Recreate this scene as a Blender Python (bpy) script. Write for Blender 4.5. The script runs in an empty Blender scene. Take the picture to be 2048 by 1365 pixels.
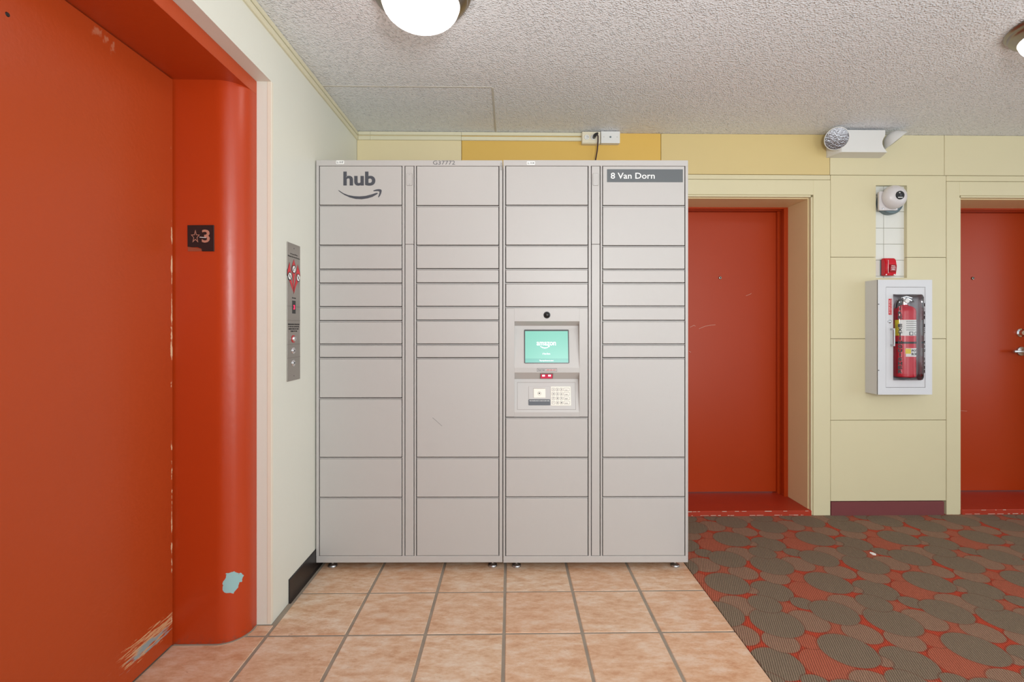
import bpy, bmesh, math, random
from mathutils import Vector, Matrix
random.seed(4)
S = bpy.context.scene
COL = S.collection

# ------------------------------------------------------------------ camera, sky, large lights, exposure
F, PX, PY, TH, EYE = 985.0, 1036.0, 656.0, 0.0157, 1.19      # focal length / principal point (2048x1365 frame), yaw, eye height
cam_d = bpy.data.cameras.new('camera')
cam = bpy.data.objects.new('camera', cam_d); COL.objects.link(cam)
cam.location = (0, 0, EYE); cam.rotation_euler = (math.pi / 2, 0, -TH)
cam_d.sensor_width = 36; cam_d.lens = F * 36 / 2048
cam_d.shift_x = (1024 - PX) / 2048; cam_d.shift_y = -(682.5 - PY) / 2048
cam_d.clip_start = 0.02
S.camera = cam
W = bpy.data.worlds.new('daylight'); S.world = W; W.use_nodes = True
W.node_tree.nodes['Background'].inputs[0].default_value = (0.93, 0.985, 1.0, 1)
W.node_tree.nodes['Background'].inputs[1].default_value = 0.92
S.view_settings.view_transform = 'Standard'; S.view_settings.look = 'None'
S.view_settings.gamma = 1.0; S.view_settings.use_curve_mapping = False
S.view_settings.exposure = 0.13
def area(name, loc, target, sx, sy, power, color):
    d = bpy.data.lights.new(name, 'AREA'); d.shape = 'RECTANGLE'; d.size = sx; d.size_y = sy
    d.energy = power; d.color = color
    o = bpy.data.objects.new(name, d); COL.objects.link(o); o.location = loc
    o.rotation_euler = (Vector(target) - Vector(loc)).to_track_quat('-Z', 'Y').to_euler()
    return o
area('glass_door_daylight', (2.25, -0.95, 1.3), (-0.3, 2.2, 1.2), 1.1, 2.3, 27, (0.96, 1.0, 0.985))
area('corridor_window_daylight', (5.2, 0.9, 1.45), (0.5, 2.0, 1.3), 2.0, 1.6, 16, (0.84, 0.95, 1.0))
area('added_ceiling_fill', (0.5, -0.5, 1.55), (0.75, 0.9, 2.4), 0.5, 0.5, 41, (0.97, 1.0, 1.0))  # unseen fill light, added to brighten the ceiling
LAMP = 5.0

# ------------------------------------------------------------------ measuring helpers (photo pixel -> a point on a real plane of the room)
cT, sT = math.cos(TH), math.sin(TH)
def ray(px, py):
    u = (px - PX) / F
    return Vector((u * cT + sT, cT - u * sT, (PY - py) / F))
def on_y(px, py, Y):
    d = ray(px, py); t = Y / d.y; return d.x * t, EYE + d.z * t
def on_x(px, py, X):
    d = ray(px, py); t = X / d.x; return d.y * t, EYE + d.z * t
def on_z(px, py, Z):
    d = ray(px, py); t = (Z - EYE) / d.z; return d.x * t, d.y * t

# ------------------------------------------------------------------ materials
def lin(c):
    return tuple(((v / 255) / 12.92 if v / 255 <= 0.04045 else ((v / 255 + 0.055) / 1.055) ** 2.4) for v in c) + (1,)
def mat(name, rgb, rough=0.5, metal=0.0, var=0.0, vscale=6.0, bump=0.0, bscale=60.0, coat=0.0, emis=None, estr=0.0, spec=0.5, aniso=None):
    m = bpy.data.materials.new(name); m.use_nodes = True
    nt = m.node_tree; b = nt.nodes['Principled BSDF']
    col = lin(rgb)
    b.inputs['Base Color'].default_value = col
    b.inputs['Roughness'].default_value = rough; b.inputs['Metallic'].default_value = metal
    b.inputs['Coat Weight'].default_value = coat; b.inputs['Specular IOR Level'].default_value = spec
    if emis:
        b.inputs['Emission Color'].default_value = lin(emis); b.inputs['Emission Strength'].default_value = estr
    tc = nt.nodes.new('ShaderNodeTexCoord')
    src = tc.outputs['Object']
    if aniso:
        mp = nt.nodes.new('ShaderNodeMapping'); mp.inputs['Scale'].default_value = aniso
        nt.links.new(src, mp.inputs[0]); src = mp.outputs[0]
    if var:
        n = nt.nodes.new('ShaderNodeTexNoise'); n.inputs['Scale'].default_value = vscale; n.inputs['Detail'].default_value = 5
        nt.links.new(src, n.inputs['Vector'])
        mx = nt.nodes.new('ShaderNodeMix'); mx.data_type = 'RGBA'
        mx.inputs[6].default_value = tuple(c * (1 - var) for c in col[:3]) + (1,)
        mx.inputs[7].default_value = tuple(min(1, c * (1 + var)) for c in col[:3]) + (1,)
        nt.links.new(n.outputs['Fac'], mx.inputs[0]); nt.links.new(mx.outputs[2], b.inputs['Base Color'])
    if bump:
        n2 = nt.nodes.new('ShaderNodeTexNoise'); n2.inputs['Scale'].default_value = bscale; n2.inputs['Detail'].default_value = 3
        nt.links.new(src, n2.inputs['Vector'])
        bp = nt.nodes.new('ShaderNodeBump'); bp.inputs['Strength'].default_value = bump; bp.inputs['Distance'].default_value = 0.004
        nt.links.new(n2.outputs['Fac'], bp.inputs['Height']); nt.links.new(bp.outputs[0], b.inputs['Normal'])
    return m
def N(nt, typ, **kw):
    n = nt.nodes.new(typ)
    for k, v in kw.items(): setattr(n, k, v)
    return n
def math_node(nt, op, a, b=None, c=None, clamp=False):
    n = nt.nodes.new('ShaderNodeMath'); n.operation = op; n.use_clamp = clamp
    for i, v in enumerate((a, b, c)):
        if v is None: continue
        if isinstance(v, (int, float)): n.inputs[i].default_value = v
        else: nt.links.new(v, n.inputs[i])
    return n.outputs[0]
def mix_col(nt, fac, a, b):
    n = nt.nodes.new('ShaderNodeMix'); n.data_type = 'RGBA'
    for i, v in ((0, fac), (6, a), (7, b)):
        if isinstance(v, (int, float)): n.inputs[i].default_value = v
        elif isinstance(v, tuple): n.inputs[i].default_value = v
        else: nt.links.new(v, n.inputs[i])
    return n.outputs[2]
def prm(m): return m.node_tree, m.node_tree.nodes['Principled BSDF']
def base_color_of(m):
    nt, b = prm(m); i = b.inputs['Base Color']
    return i.links[0].from_socket if i.links else tuple(i.default_value)

M = {}
M['cream'] = mat('cream wall paint', (222, 222, 211), 0.45, var=0.03, vscale=3, bump=0.08, bscale=40)
M['cream_trim'] = mat('cream trim paint', (228, 220, 203), 0.4, var=0.03, vscale=5, bump=0.06)
M['pale'] = mat('pale yellow wall paint', (216, 206, 170), 0.42, var=0.03, vscale=2.5, bump=0.05, bscale=30)
M['tan_cream'] = mat('old cream paint', (224, 209, 168), 0.5, var=0.03, vscale=4)
M['yellow_warm_lit'] = mat('yellow paint with warm light painted in', (216, 176, 86), 0.45, var=0.04, vscale=3)  # wall yellow with warm bounced light painted into its colour
M['yellow_mid_lit'] = mat('yellow paint with fading warm light painted in', (212, 190, 134), 0.42, var=0.03, vscale=2.5)  # middle step of the painted warm light, fading towards the pale panels
M['tan'] = mat('tan reveal paint', (228, 206, 160), 0.45, var=0.04, vscale=4)
M['orange'] = mat('orange door paint', (182, 66, 18), 0.38, var=0.05, vscale=2, bump=0.10, bscale=55)
M['red'] = mat('red orange door paint', (172, 56, 12), 0.34, spec=0.32, var=0.05, vscale=2.5, bump=0.03, bscale=40)
M['sill'] = mat('red sill paint', (168, 48, 20), 0.5, var=0.1, vscale=12, bump=0.1)
M['chip'] = mat('chipped white paint', (205, 190, 175), 0.7, var=0.2, vscale=60)
M['black_base'] = mat('black rubber cove base', (28, 24, 24), 0.35, var=0.15, vscale=6)
M['burgundy'] = mat('burgundy rubber base', (118, 58, 60), 0.5, var=0.08, vscale=10)
M['grout'] = mat('grout', (152, 139, 124), 0.9, var=0.25, vscale=14, bump=0.3, bscale=200)
M['locker'] = mat('warm grey powder coat', (186, 182, 179), 0.42, bump=0.05, bscale=350)
M['locker_dark'] = mat('grey inner steel', (120, 110, 104), 0.6)
M['charcoal'] = mat('charcoal vinyl', (72, 74, 82), 0.45)
M['sign_grey'] = mat('sign grey', (92, 96, 99), 0.4)
M['white'] = mat('white enamel', (216, 217, 221), 0.35)
M['white_plastic'] = mat('white plastic', (222, 221, 218), 0.38)
M['ivory'] = mat('ivory plastic', (224, 214, 190), 0.45)
M['raceway'] = mat('painted raceway', (219, 212, 184), 0.4)
M['ink'] = mat('black ink', (25, 24, 26), 0.5)
M['ink_grey'] = mat('grey marker ink', (92, 90, 92), 0.6)
M['black'] = mat('black plastic', (22, 20, 21), 0.35)
M['brown_cord'] = mat('dark cord rubber', (62, 36, 34), 0.5)
M['steel'] = mat('brushed steel', (176, 170, 164), 0.34, 1.0, var=0.06, vscale=30, aniso=(1, 1, 40))
M['chrome'] = mat('chrome', (225, 225, 228), 0.12, 1.0)
M['nickel'] = mat('brushed nickel', (150, 142, 134), 0.3, 1.0)
M['satin'] = mat('satin chrome', (190, 190, 192), 0.28, 1.0)
M['tile_white'] = mat('white glazed block', (224, 224, 217), 0.25, var=0.02, vscale=12, bump=0.05)
M['mortar'] = mat('mortar', (176, 172, 160), 0.9)
M['bell'] = mat('bell enamel', (212, 207, 207), 0.3)
M['bluegrey'] = mat('blue grey galvanised box', (112, 128, 134), 0.4, 0.3, var=0.12, vscale=30)
M['fire_red'] = mat('fire red enamel', (205, 24, 40), 0.3)
M['fire_dark'] = mat('dark red enamel', (160, 10, 22), 0.3)
M['ext_red'] = mat('extinguisher red', (206, 26, 52), 0.3)
M['yellow_label'] = mat('yellow label', (238, 215, 60), 0.5)
M['paper'] = mat('white paper', (240, 240, 238), 0.6)
M['bronze_ink'] = mat('copper lettering', (184, 128, 108), 0.4)
M['sign_black'] = mat('black sign plate', (36, 22, 22), 0.45)
M['glue'] = mat('old glue patch', (150, 74, 48), 0.7, var=0.15, vscale=80)
M['teal'] = mat('teal lit screen', (12, 40, 34), 0.3, emis=(136, 218, 196), estr=0.8)
M['teal_band'] = mat('teal screen band', (12, 40, 34), 0.3, emis=(118, 204, 188), estr=0.75)
M['white_lit'] = mat('white screen pixels', (240, 240, 240), 0.4, emis=(245, 255, 250), estr=1.05)
M['scan_red'] = mat('red scanner light', (120, 10, 30), 0.2, emis=(228, 50, 90), estr=0.6)
M['scan_white'] = mat('scanner diode light', (255, 220, 230), 0.2, emis=(255, 225, 230), estr=0.9)
M['led_red'] = mat('red display digits', (255, 30, 70), 0.3, emis=(255, 30, 90), estr=1.4)
M['key'] = mat('keypad key metal', (225, 220, 210), 0.4)
M['keypad'] = mat('keypad plate', (232, 226, 214), 0.4)
M['lamp_glass'] = mat('lit opal glass', (250, 248, 244), 0.3, emis=(255, 250, 243), estr=LAMP)
M['lens'] = mat('faceted lamp lens', (140, 140, 145), 0.16, 0.8, var=0.5, vscale=90, bump=1.0, bscale=110)
M['cab_inner'] = mat('cabinet pale grey interior', (222, 224, 230), 0.5)

# popcorn ceiling
def ceiling_mat():
    m = mat('popcorn ceiling plaster', (236, 238, 242), 0.55)
    nt, b = prm(m)
    tc = N(nt, 'ShaderNodeTexCoord')
    v = N(nt, 'ShaderNodeTexVoronoi'); v.inputs['Scale'].default_value = 125
    nz = N(nt, 'ShaderNodeTexNoise'); nz.inputs['Scale'].default_value = 55; nz.inputs['Detail'].default_value = 4
    mp = N(nt, 'ShaderNodeVectorMath', operation='MULTIPLY_ADD')
    nt.links.new(tc.outputs['Object'], nz.inputs['Vector']); nt.links.new(nz.outputs['Color'], mp.inputs[0])
    mp.inputs[1].default_value = (0.005, 0.005, 0.005); nt.links.new(tc.outputs['Object'], mp.inputs[2])
    nt.links.new(mp.outputs[0], v.inputs['Vector'])
    h = math_node(nt, 'SUBTRACT', 0.62, v.outputs['Distance'], clamp=True)
    gate = math_node(nt, 'MULTIPLY', h, math_node(nt, 'MULTIPLY_ADD', nz.outputs['Fac'], 3.0, -0.9, clamp=True))
    bp = N(nt, 'ShaderNodeBump'); bp.inputs['Strength'].default_value = 1.0; bp.inputs['Distance'].default_value = 0.011
    nt.links.new(gate, bp.inputs['Height']); nt.links.new(bp.outputs[0], b.inputs['Normal'])
    return m
M['ceiling'] = ceiling_mat()

M['seam'] = mat('old joint paint', (206, 202, 192), 0.9, spec=0.1)
def tile_mat():
    m = mat('terracotta tile', (226, 178, 146), 0.42)
    nt, b = prm(m)
    tc = N(nt, 'ShaderNodeTexCoord'); oi = N(nt, 'ShaderNodeObjectInfo')
    off = N(nt, 'ShaderNodeVectorMath', operation='MULTIPLY_ADD')
    cb = N(nt, 'ShaderNodeCombineXYZ')
    for i in range(3): nt.links.new(oi.outputs['Random'], cb.inputs[i])
    nt.links.new(cb.outputs[0], off.inputs[0]); off.inputs[1].default_value = (37, 51, 23); nt.links.new(tc.outputs['Object'], off.inputs[2])
    st = N(nt, 'ShaderNodeMapping'); st.inputs['Rotation'].default_value = (0, 0, 0.35); st.inputs['Scale'].default_value = (1, 2.2, 1)
    nt.links.new(off.outputs[0], st.inputs[0])
    n1 = N(nt, 'ShaderNodeTexNoise'); n1.inputs['Scale'].default_value = 12; n1.inputs['Detail'].default_value = 9; n1.inputs['Roughness'].default_value = 0.74
    n2 = N(nt, 'ShaderNodeTexNoise'); n2.inputs['Scale'].default_value = 28; n2.inputs['Detail'].default_value = 6; n2.inputs['Roughness'].default_value = 0.7
    nt.links.new(st.outputs[0], n1.inputs['Vector']); nt.links.new(st.outputs[0], n2.inputs['Vector'])
    r = N(nt, 'ShaderNodeValToRGB')
    e = r.color_ramp.elements
    e[0].position = 0.36; e[0].color = lin((198, 152, 117)); e[1].position = 0.64; e[1].color = lin((228, 207, 186))
    k = r.color_ramp.elements.new(0.5); k.color = lin((217, 182, 151))
    nt.links.new(n1.outputs['Fac'], r.inputs[0])
    sp = math_node(nt, 'MULTIPLY', math_node(nt, 'MULTIPLY_ADD', n2.outputs['Fac'], -9.0, 3.35, clamp=True), 0.75)
    c = mix_col(nt, sp, r.outputs[0], lin((150, 104, 74)))
    tint = mix_col(nt, math_node(nt, 'MULTIPLY', oi.outputs['Random'], 0.22), c, lin((214, 150, 112)))
    nt.links.new(tint, b.inputs['Base Color'])
    bp = N(nt, 'ShaderNodeBump'); bp.inputs['Strength'].default_value = 0.25; bp.inputs['Distance'].default_value = 0.003
    nt.links.new(n2.outputs['Fac'], bp.inputs['Height']); nt.links.new(bp.outputs[0], b.inputs['Normal'])
    return m
M['tile'] = tile_mat()

def carpet_mat():
    m = mat('spotted broadloom carpet', (170, 52, 34), 0.95, spec=0.15)
    nt, b = prm(m)
    tc = N(nt, 'ShaderNodeTexCoord')
    pos = tc.outputs['Object']
    flat = N(nt, 'ShaderNodeVectorMath', operation='MULTIPLY'); nt.links.new(pos, flat.inputs[0]); flat.inputs[1].default_value = (1, 1, 0)
    wob = N(nt, 'ShaderNodeTexNoise'); wob.inputs['Scale'].default_value = 160
    nt.links.new(pos, wob.inputs['Vector'])
    wv = N(nt, 'ShaderNodeVectorMath', operation='MULTIPLY_ADD'); nt.links.new(wob.outputs['Color'], wv.inputs[0])
    wv.inputs[1].default_value = (0.004, 0.004, 0); nt.links.new(flat.outputs[0], wv.inputs[2])
    p0 = wv.outputs[0]
    PXX, PYY = 0.475, 0.478
    base, R = lin((170, 66, 46)), lin((158, 86, 66))
    Mg, D = lin((136, 106, 88)), lin((118, 102, 86))
    spots = [(-.004, 0, .168, R), (.005, .130, .092, R), (-.192, -.123, .088, R), (.158, .199, .10, R),
             (-.180, .008, .168, D), (.203, .013, .06, Mg), (.092, -.106, .148, Mg), (-.10, .127, .125, Mg), (-.23, .174, .130, Mg),
             (-.152, -.222, .145, Mg), (.122, .075, .186, D), (.187, -.230, .188, D), (.21, -.095, .128, D), (-.10, -.095, .092, D), (-.008, -.163, .172, D)]
    c = base; edge = None
    for (x, y, d, colr) in spots:
        fm = None
        for sx, sy in ((0, 0), (PXX / 2, PYY)):
            sub = N(nt, 'ShaderNodeVectorMath', operation='SUBTRACT'); nt.links.new(p0, sub.inputs[0])
            sub.inputs[1].default_value = (1.362 + x + sx, 2.20 + y + sy, 0)
            wr = N(nt, 'ShaderNodeVectorMath', operation='WRAP'); nt.links.new(sub.outputs[0], wr.inputs[0])
            wr.inputs[1].default_value = (PXX / 2, PYY, 1); wr.inputs[2].default_value = (-PXX / 2, -PYY, -1)
            ln = N(nt, 'ShaderNodeVectorMath', operation='LENGTH'); nt.links.new(wr.outputs[0], ln.inputs[0])
            fm = ln.outputs['Value'] if fm is None else math_node(nt, 'MINIMUM', fm, ln.outputs['Value'])
        ins = math_node(nt, 'MULTIPLY_ADD', fm, -400.0, 400.0 * d * .53, clamp=True)
        ring = math_node(nt, 'MULTIPLY', math_node(nt, 'COMPARE', fm, d * .53 + 0.0015, 0.0028), 0.40)
        c = mix_col(nt, ring, c, lin((96, 48, 36)))
        c = mix_col(nt, ins, c, colr)
    # woven ribs and fibre flecks
    rot = N(nt, 'ShaderNodeMapping'); rot.inputs['Rotation'].default_value = (0, 0, 0.34); nt.links.new(pos, rot.inputs[0])
    wave = N(nt, 'ShaderNodeTexWave', wave_type='BANDS', bands_direction='X'); wave.inputs['Scale'].default_value = 40
    wave.inputs['Distortion'].default_value = 1.2; wave.inputs['Detail'].default_value = 2
    nt.links.new(rot.outputs[0], wave.inputs['Vector'])
    fl = N(nt, 'ShaderNodeTexNoise'); fl.inputs['Scale'].default_value = 420; fl.inputs['Detail'].default_value = 3
    nt.links.new(pos, fl.inputs['Vector'])
    k = math_node(nt, 'MULTIPLY_ADD', wave.outputs['Fac'], 0.46, 0.44)
    k2 = math_node(nt, 'MULTIPLY_ADD', fl.outputs['Fac'], 1.1, 0.45)
    kk = math_node(nt, 'MULTIPLY', math_node(nt, 'MULTIPLY', k, k2), 1.65)
    sc = N(nt, 'ShaderNodeVectorMath', operation='SCALE'); nt.links.new(c, sc.inputs[0]); nt.links.new(kk, sc.inputs['Scale'])
    nt.links.new(sc.outputs[0], b.inputs['Base Color'])
    bp = N(nt, 'ShaderNodeBump'); bp.inputs['Strength'].default_value = 0.5; bp.inputs['Distance'].default_value = 0.003
    hh = math_node(nt, 'ADD', wave.outputs['Fac'], fl.outputs['Fac'])
    nt.links.new(hh, bp.inputs['Height']); nt.links.new(bp.outputs[0], b.inputs['Normal'])
    return m
M['carpet'] = carpet_mat()

# wear on the lift door: streaks at the low corner, chips down the edge, scuffs at the top (object space: x = room X, y = room Y, z)
def wear_mask(nt, xyz, cy, cz, ry, rz, scale, thr, stretch):
    sep = N(nt, 'ShaderNodeSeparateXYZ'); nt.links.new(xyz, sep.inputs[0])
    a = math_node(nt, 'DIVIDE', math_node(nt, 'SUBTRACT', sep.outputs['Y'], cy), ry)
    c = math_node(nt, 'DIVIDE', math_node(nt, 'SUBTRACT', sep.outputs['Z'], cz), rz)
    d = math_node(nt, 'SQRT', math_node(nt, 'ADD', math_node(nt, 'MULTIPLY', a, a), math_node(nt, 'MULTIPLY', c, c)))
    mp = N(nt, 'ShaderNodeMapping'); mp.inputs['Scale'].default_value = stretch; nt.links.new(xyz, mp.inputs[0])
    n = N(nt, 'ShaderNodeTexNoise'); n.inputs['Scale'].default_value = scale; n.inputs['Detail'].default_value = 6; n.inputs['Roughness'].default_value = 0.6
    nt.links.new(mp.outputs[0], n.inputs['Vector'])
    v = math_node(nt, 'SUBTRACT', n.outputs['Fac'], math_node(nt, 'MULTIPLY', d, 0.22))
    return math_node(nt, 'MULTIPLY_ADD', v, 14.0, -14.0 * thr, clamp=True)
def lift_door_mat():
    m = mat('worn orange lift door paint', (174, 66, 24), 0.34, spec=0.4, var=0.05, vscale=2, bump=0.14, bscale=60)
    nt, b = prm(m)
    c = base_color_of(m)
    xyz = N(nt, 'ShaderNodeTexCoord').outputs['Object']
    y0, z0 = on_x(285, 1298, -1.2605)
    c = mix_col(nt, wear_mask(nt, xyz, y0 + .045, z0 + .008, 0.15, 0.040, 16, 0.33, (1, .9, 9)), c, lin((206, 160, 118)))
    c = mix_col(nt, wear_mask(nt, xyz, y0 + .02, z0 - .006, 0.13, 0.026, 13, 0.37, (1, .9, 9)), c, lin((140, 156, 158)))
    ye, ze = on_x(343.5, 560, -1.2605)
    c = mix_col(nt, wear_mask(nt, xyz, ye, 1.30, 0.0065, 0.62, 45, 0.40, (1, 1, .45)), c, lin((226, 196, 160)))
    c = mix_col(nt, wear_mask(nt, xyz, ye, .50, 0.0055, 0.45, 55, 0.42, (1, 1, .45)), c, lin((226, 196, 160)))
    yt, zt = on_x(213, 78, -1.2605)
    c = mix_col(nt, wear_mask(nt, xyz, yt, zt, 0.06, 0.035, 22, 0.38, (1, 1.6, 1)), c, lin((186, 110, 80)))
    yh, zh = on_x(15, 29, -1.2605)
    nt.links.new(c, b.inputs['Base Color'])
    return m
M['lift_door'] = lift_door_mat()
def jamb_mat():
    m = mat('orange jamb paint', (180, 58, 14), 0.33, var=0.05, vscale=2, bump=0.12, bscale=38)
    nt, b = prm(m)
    c = base_color_of(m)
    xyz = N(nt, 'ShaderNodeTexCoord').outputs['Object']
    sep = N(nt, 'ShaderNodeSeparateXYZ'); nt.links.new(xyz, sep.inputs[0])
    nz = N(nt, 'ShaderNodeTexNoise'); nz.inputs['Scale'].default_value = 45; nt.links.new(xyz, nz.inputs['Vector'])
    x0, z0 = on_y(463, 1166, 1.885)
    a = math_node(nt, 'DIVIDE', math_node(nt, 'SUBTRACT', sep.outputs['X'], x0), 0.026)
    z = math_node(nt, 'DIVIDE', math_node(nt, 'SUBTRACT', sep.outputs['Z'], z0), 0.041)
    d = math_node(nt, 'SQRT', math_node(nt, 'ADD', math_node(nt, 'MULTIPLY', a, a), math_node(nt, 'MULTIPLY', z, z)))
    d = math_node(nt, 'ADD', d, math_node(nt, 'MULTIPLY_ADD', nz.outputs['Fac'], 0.9, -0.45))
    mk = math_node(nt, 'MULTIPLY_ADD', d, -25.0, 25.0, clamp=True)
    c = mix_col(nt, mk, c, lin((150, 190, 192)))
    # grime near the floor
    n3 = N(nt, 'ShaderNodeTexNoise'); n3.inputs['Scale'].default_value = 60; n3.inputs['Detail'].default_value = 4; nt.links.new(xyz, n3.inputs['Vector'])
    g = math_node(nt, 'MULTIPLY', math_node(nt, 'MULTIPLY_ADD', sep.outputs['Z'], -22.0, 0.9, clamp=True), math_node(nt, 'MULTIPLY_ADD', n3.outputs['Fac'], 4.0, -1.9, clamp=True))
    c = mix_col(nt, math_node(nt, 'MULTIPLY', g, 0.8), c, lin((96, 70, 58)))
    nt.links.new(c, b.inputs['Base Color'])
    return m
M['jamb'] = jamb_mat()
def glass_mat():
    m = bpy.data.materials.new('clear acrylic'); m.use_nodes = True; nt = m.node_tree
    nt.nodes.remove(nt.nodes['Principled BSDF'])
    tr = N(nt, 'ShaderNodeBsdfTransparent'); tr.inputs[0].default_value = (1, 1, 1, 1)
    gl = N(nt, 'ShaderNodeBsdfGlossy'); gl.inputs['Roughness'].default_value = 0.08
    fr = N(nt, 'ShaderNodeFresnel'); fr.inputs[0].default_value = 1.49
    mx = N(nt, 'ShaderNodeMixShader'); nt.links.new(fr.outputs[0], mx.inputs[0]); nt.links.new(tr.outputs[0], mx.inputs[1]); nt.links.new(gl.outputs[0], mx.inputs[2])
    nt.links.new(mx.outputs[0], nt.nodes['Material Output'].inputs[0])
    return m
M['glass'] = glass_mat()

# ------------------------------------------------------------------ mesh helpers
def link(name, me, parent=None, loc=None, rot=None):
    o = bpy.data.objects.new(name, me); COL.objects.link(o)
    if parent: o.parent = parent
    if loc is not None: o.location = loc
    if rot is not None: o.rotation_euler = rot
    return o
def finish(name, bm, m, parent=None, loc=None, rot=None, smooth=False):
    bmesh.ops.recalc_face_normals(bm, faces=bm.faces[:])
    me = bpy.data.meshes.new(name); bm.to_mesh(me); bm.free()
    me.materials.append(M[m] if isinstance(m, str) else m)
    if smooth:
        for p in me.polygons: p.use_smooth = True
        try: me.set_sharp_from_angle(angle=math.radians(38))
        except Exception: pass
    return link(name, me, parent, loc, rot)
def add_box(bm, x0, x1, y0, y1, z0, z1, bev=0.0, seg=1):
    r = bmesh.ops.create_cube(bm, size=1.0)
    vs = r['verts']
    for v in vs:
        v.co = Vector(((x0 + x1) / 2 + v.co.x * (x1 - x0), (y0 + y1) / 2 + v.co.y * (y1 - y0), (z0 + z1) / 2 + v.co.z * (z1 - z0)))
    if bev:
        es = list({e for v in vs for e in v.link_edges})
        bmesh.ops.bevel(bm, geom=es, offset=bev, segments=seg, profile=0.5, affect='EDGES')
    return vs
def box(name, m, x0, x1, y0, y1, z0, z1, parent=None, bev=0.0, seg=1, loc=None, rot=None):
    bm = bmesh.new(); add_box(bm, x0, x1, y0, y1, z0, z1, bev, seg)
    return finish(name, bm, m, parent, loc, rot)
def boxes(name, m, lst, parent=None, bev=0.0, loc=None, rot=None):
    bm = bmesh.new()
    for b in lst: add_box(bm, *b, bev=bev)
    return finish(name, bm, m, parent, loc, rot)
def add_prism(bm, pts, a, b, axis='y'):
    """polygon pts (u,v) extruded from a to b along axis; y: (u,v)=(x,z); z: (x,y); x: (y,z)"""
    f = {'y': lambda u, v, w: (u, w, v), 'z': lambda u, v, w: (u, v, w), 'x': lambda u, v, w: (w, u, v)}[axis]
    A = [bm.verts.new(f(u, v, a)) for u, v in pts]; B = [bm.verts.new(f(u, v, b)) for u, v in pts]
    bm.faces.new(A); bm.faces.new(B)
    n = len(pts)
    for i in range(n): bm.faces.new((A[i], A[(i + 1) % n], B[(i + 1) % n], B[i]))
def prism(name, m, pts, a, b, axis='y', parent=None, loc=None, rot=None, smooth=False, bev=0.0):
    bm = bmesh.new(); add_prism(bm, pts, a, b, axis)
    if bev: 
        bmesh.ops.recalc_face_normals(bm, faces=bm.faces[:])
        bmesh.ops.bevel(bm, geom=bm.edges[:], offset=bev, segments=1, affect='EDGES')
    return finish(name, bm, m, parent, loc, rot, smooth)
def add_lathe(bm, prof, c=(0, 0, 0), axis='z', n=32, ang=2 * math.pi):
    """prof: (radius, height) list; axis 'z' height up; '-y' height towards the viewer (-Y); 'x' along x"""
    f = {'z': lambda r, h, a: (r * math.cos(a), r * math.sin(a), h), '-y': lambda r, h, a: (r * math.cos(a), -h, r * math.sin(a)),
         'x': lambda r, h, a: (h, r * math.cos(a), r * math.sin(a))}[axis]
    rings = []
    for r, h in prof:
        if r < 1e-6: rings.append([bm.verts.new(Vector(f(0, h, 0)) + Vector(c))])
        else: rings.append([bm.verts.new(Vector(f(r, h, 2 * math.pi * i / n)) + Vector(c)) for i in range(n)])
    for A, B in zip(rings, rings[1:]):
        for i in range(n):
            j = (i + 1) % n
            if len(A) == 1 and len(B) == 1: continue
            if len(A) == 1: bm.faces.new((A[0], B[i], B[j]))
            elif len(B) == 1: bm.faces.new((A[i], A[j], B[0]))
            else: bm.faces.new((A[i], A[j], B[j], B[i]))
def lathe(name, m, prof, c=(0, 0, 0), axis='z', n=32, parent=None, loc=None, rot=None):
    bm = bmesh.new(); add_lathe(bm, prof, c, axis, n)
    return finish(name, bm, m, parent, loc, rot, smooth=True)
def tube(name, m, pts, r, parent=None, n=10, loc=None):
    """a round bar along a polyline"""
    bm = bmesh.new(); P = [Vector(p) for p in pts]; rings = []
    for i, p in enumerate(P):
        t = (P[min(i + 1, len(P) - 1)] - P[max(i - 1, 0)]).normalized()
        u = t.cross(Vector((0.13, 0.31, 0.94))).normalized(); w = t.cross(u)
        rings.append([bm.verts.new(p + (u * math.cos(2 * math.pi * k / n) + w * math.sin(2 * math.pi * k / n)) * r) for k in range(n)])
    for A, B in zip(rings, rings[1:]):
        for k in range(n): bm.faces.new((A[k], A[(k + 1) % n], B[(k + 1) % n], B[k]))
    bm.faces.new(rings[0]); bm.faces.new(rings[-1])
    return finish(name, bm, m, parent, loc, None, smooth=True)
def rrect(x0, x1, z0, z1, r, n=4):
    pts = []
    for cx, cz, a0 in ((x1 - r, z1 - r, 0), (x0 + r, z1 - r, 90), (x0 + r, z0 + r, 180), (x1 - r, z0 + r, 270)):
        for k in range(n + 1):
            a = math.radians(a0 + 90 * k / n); pts.append((cx + r * math.cos(a), cz + r * math.sin(a)))
    return pts
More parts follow.
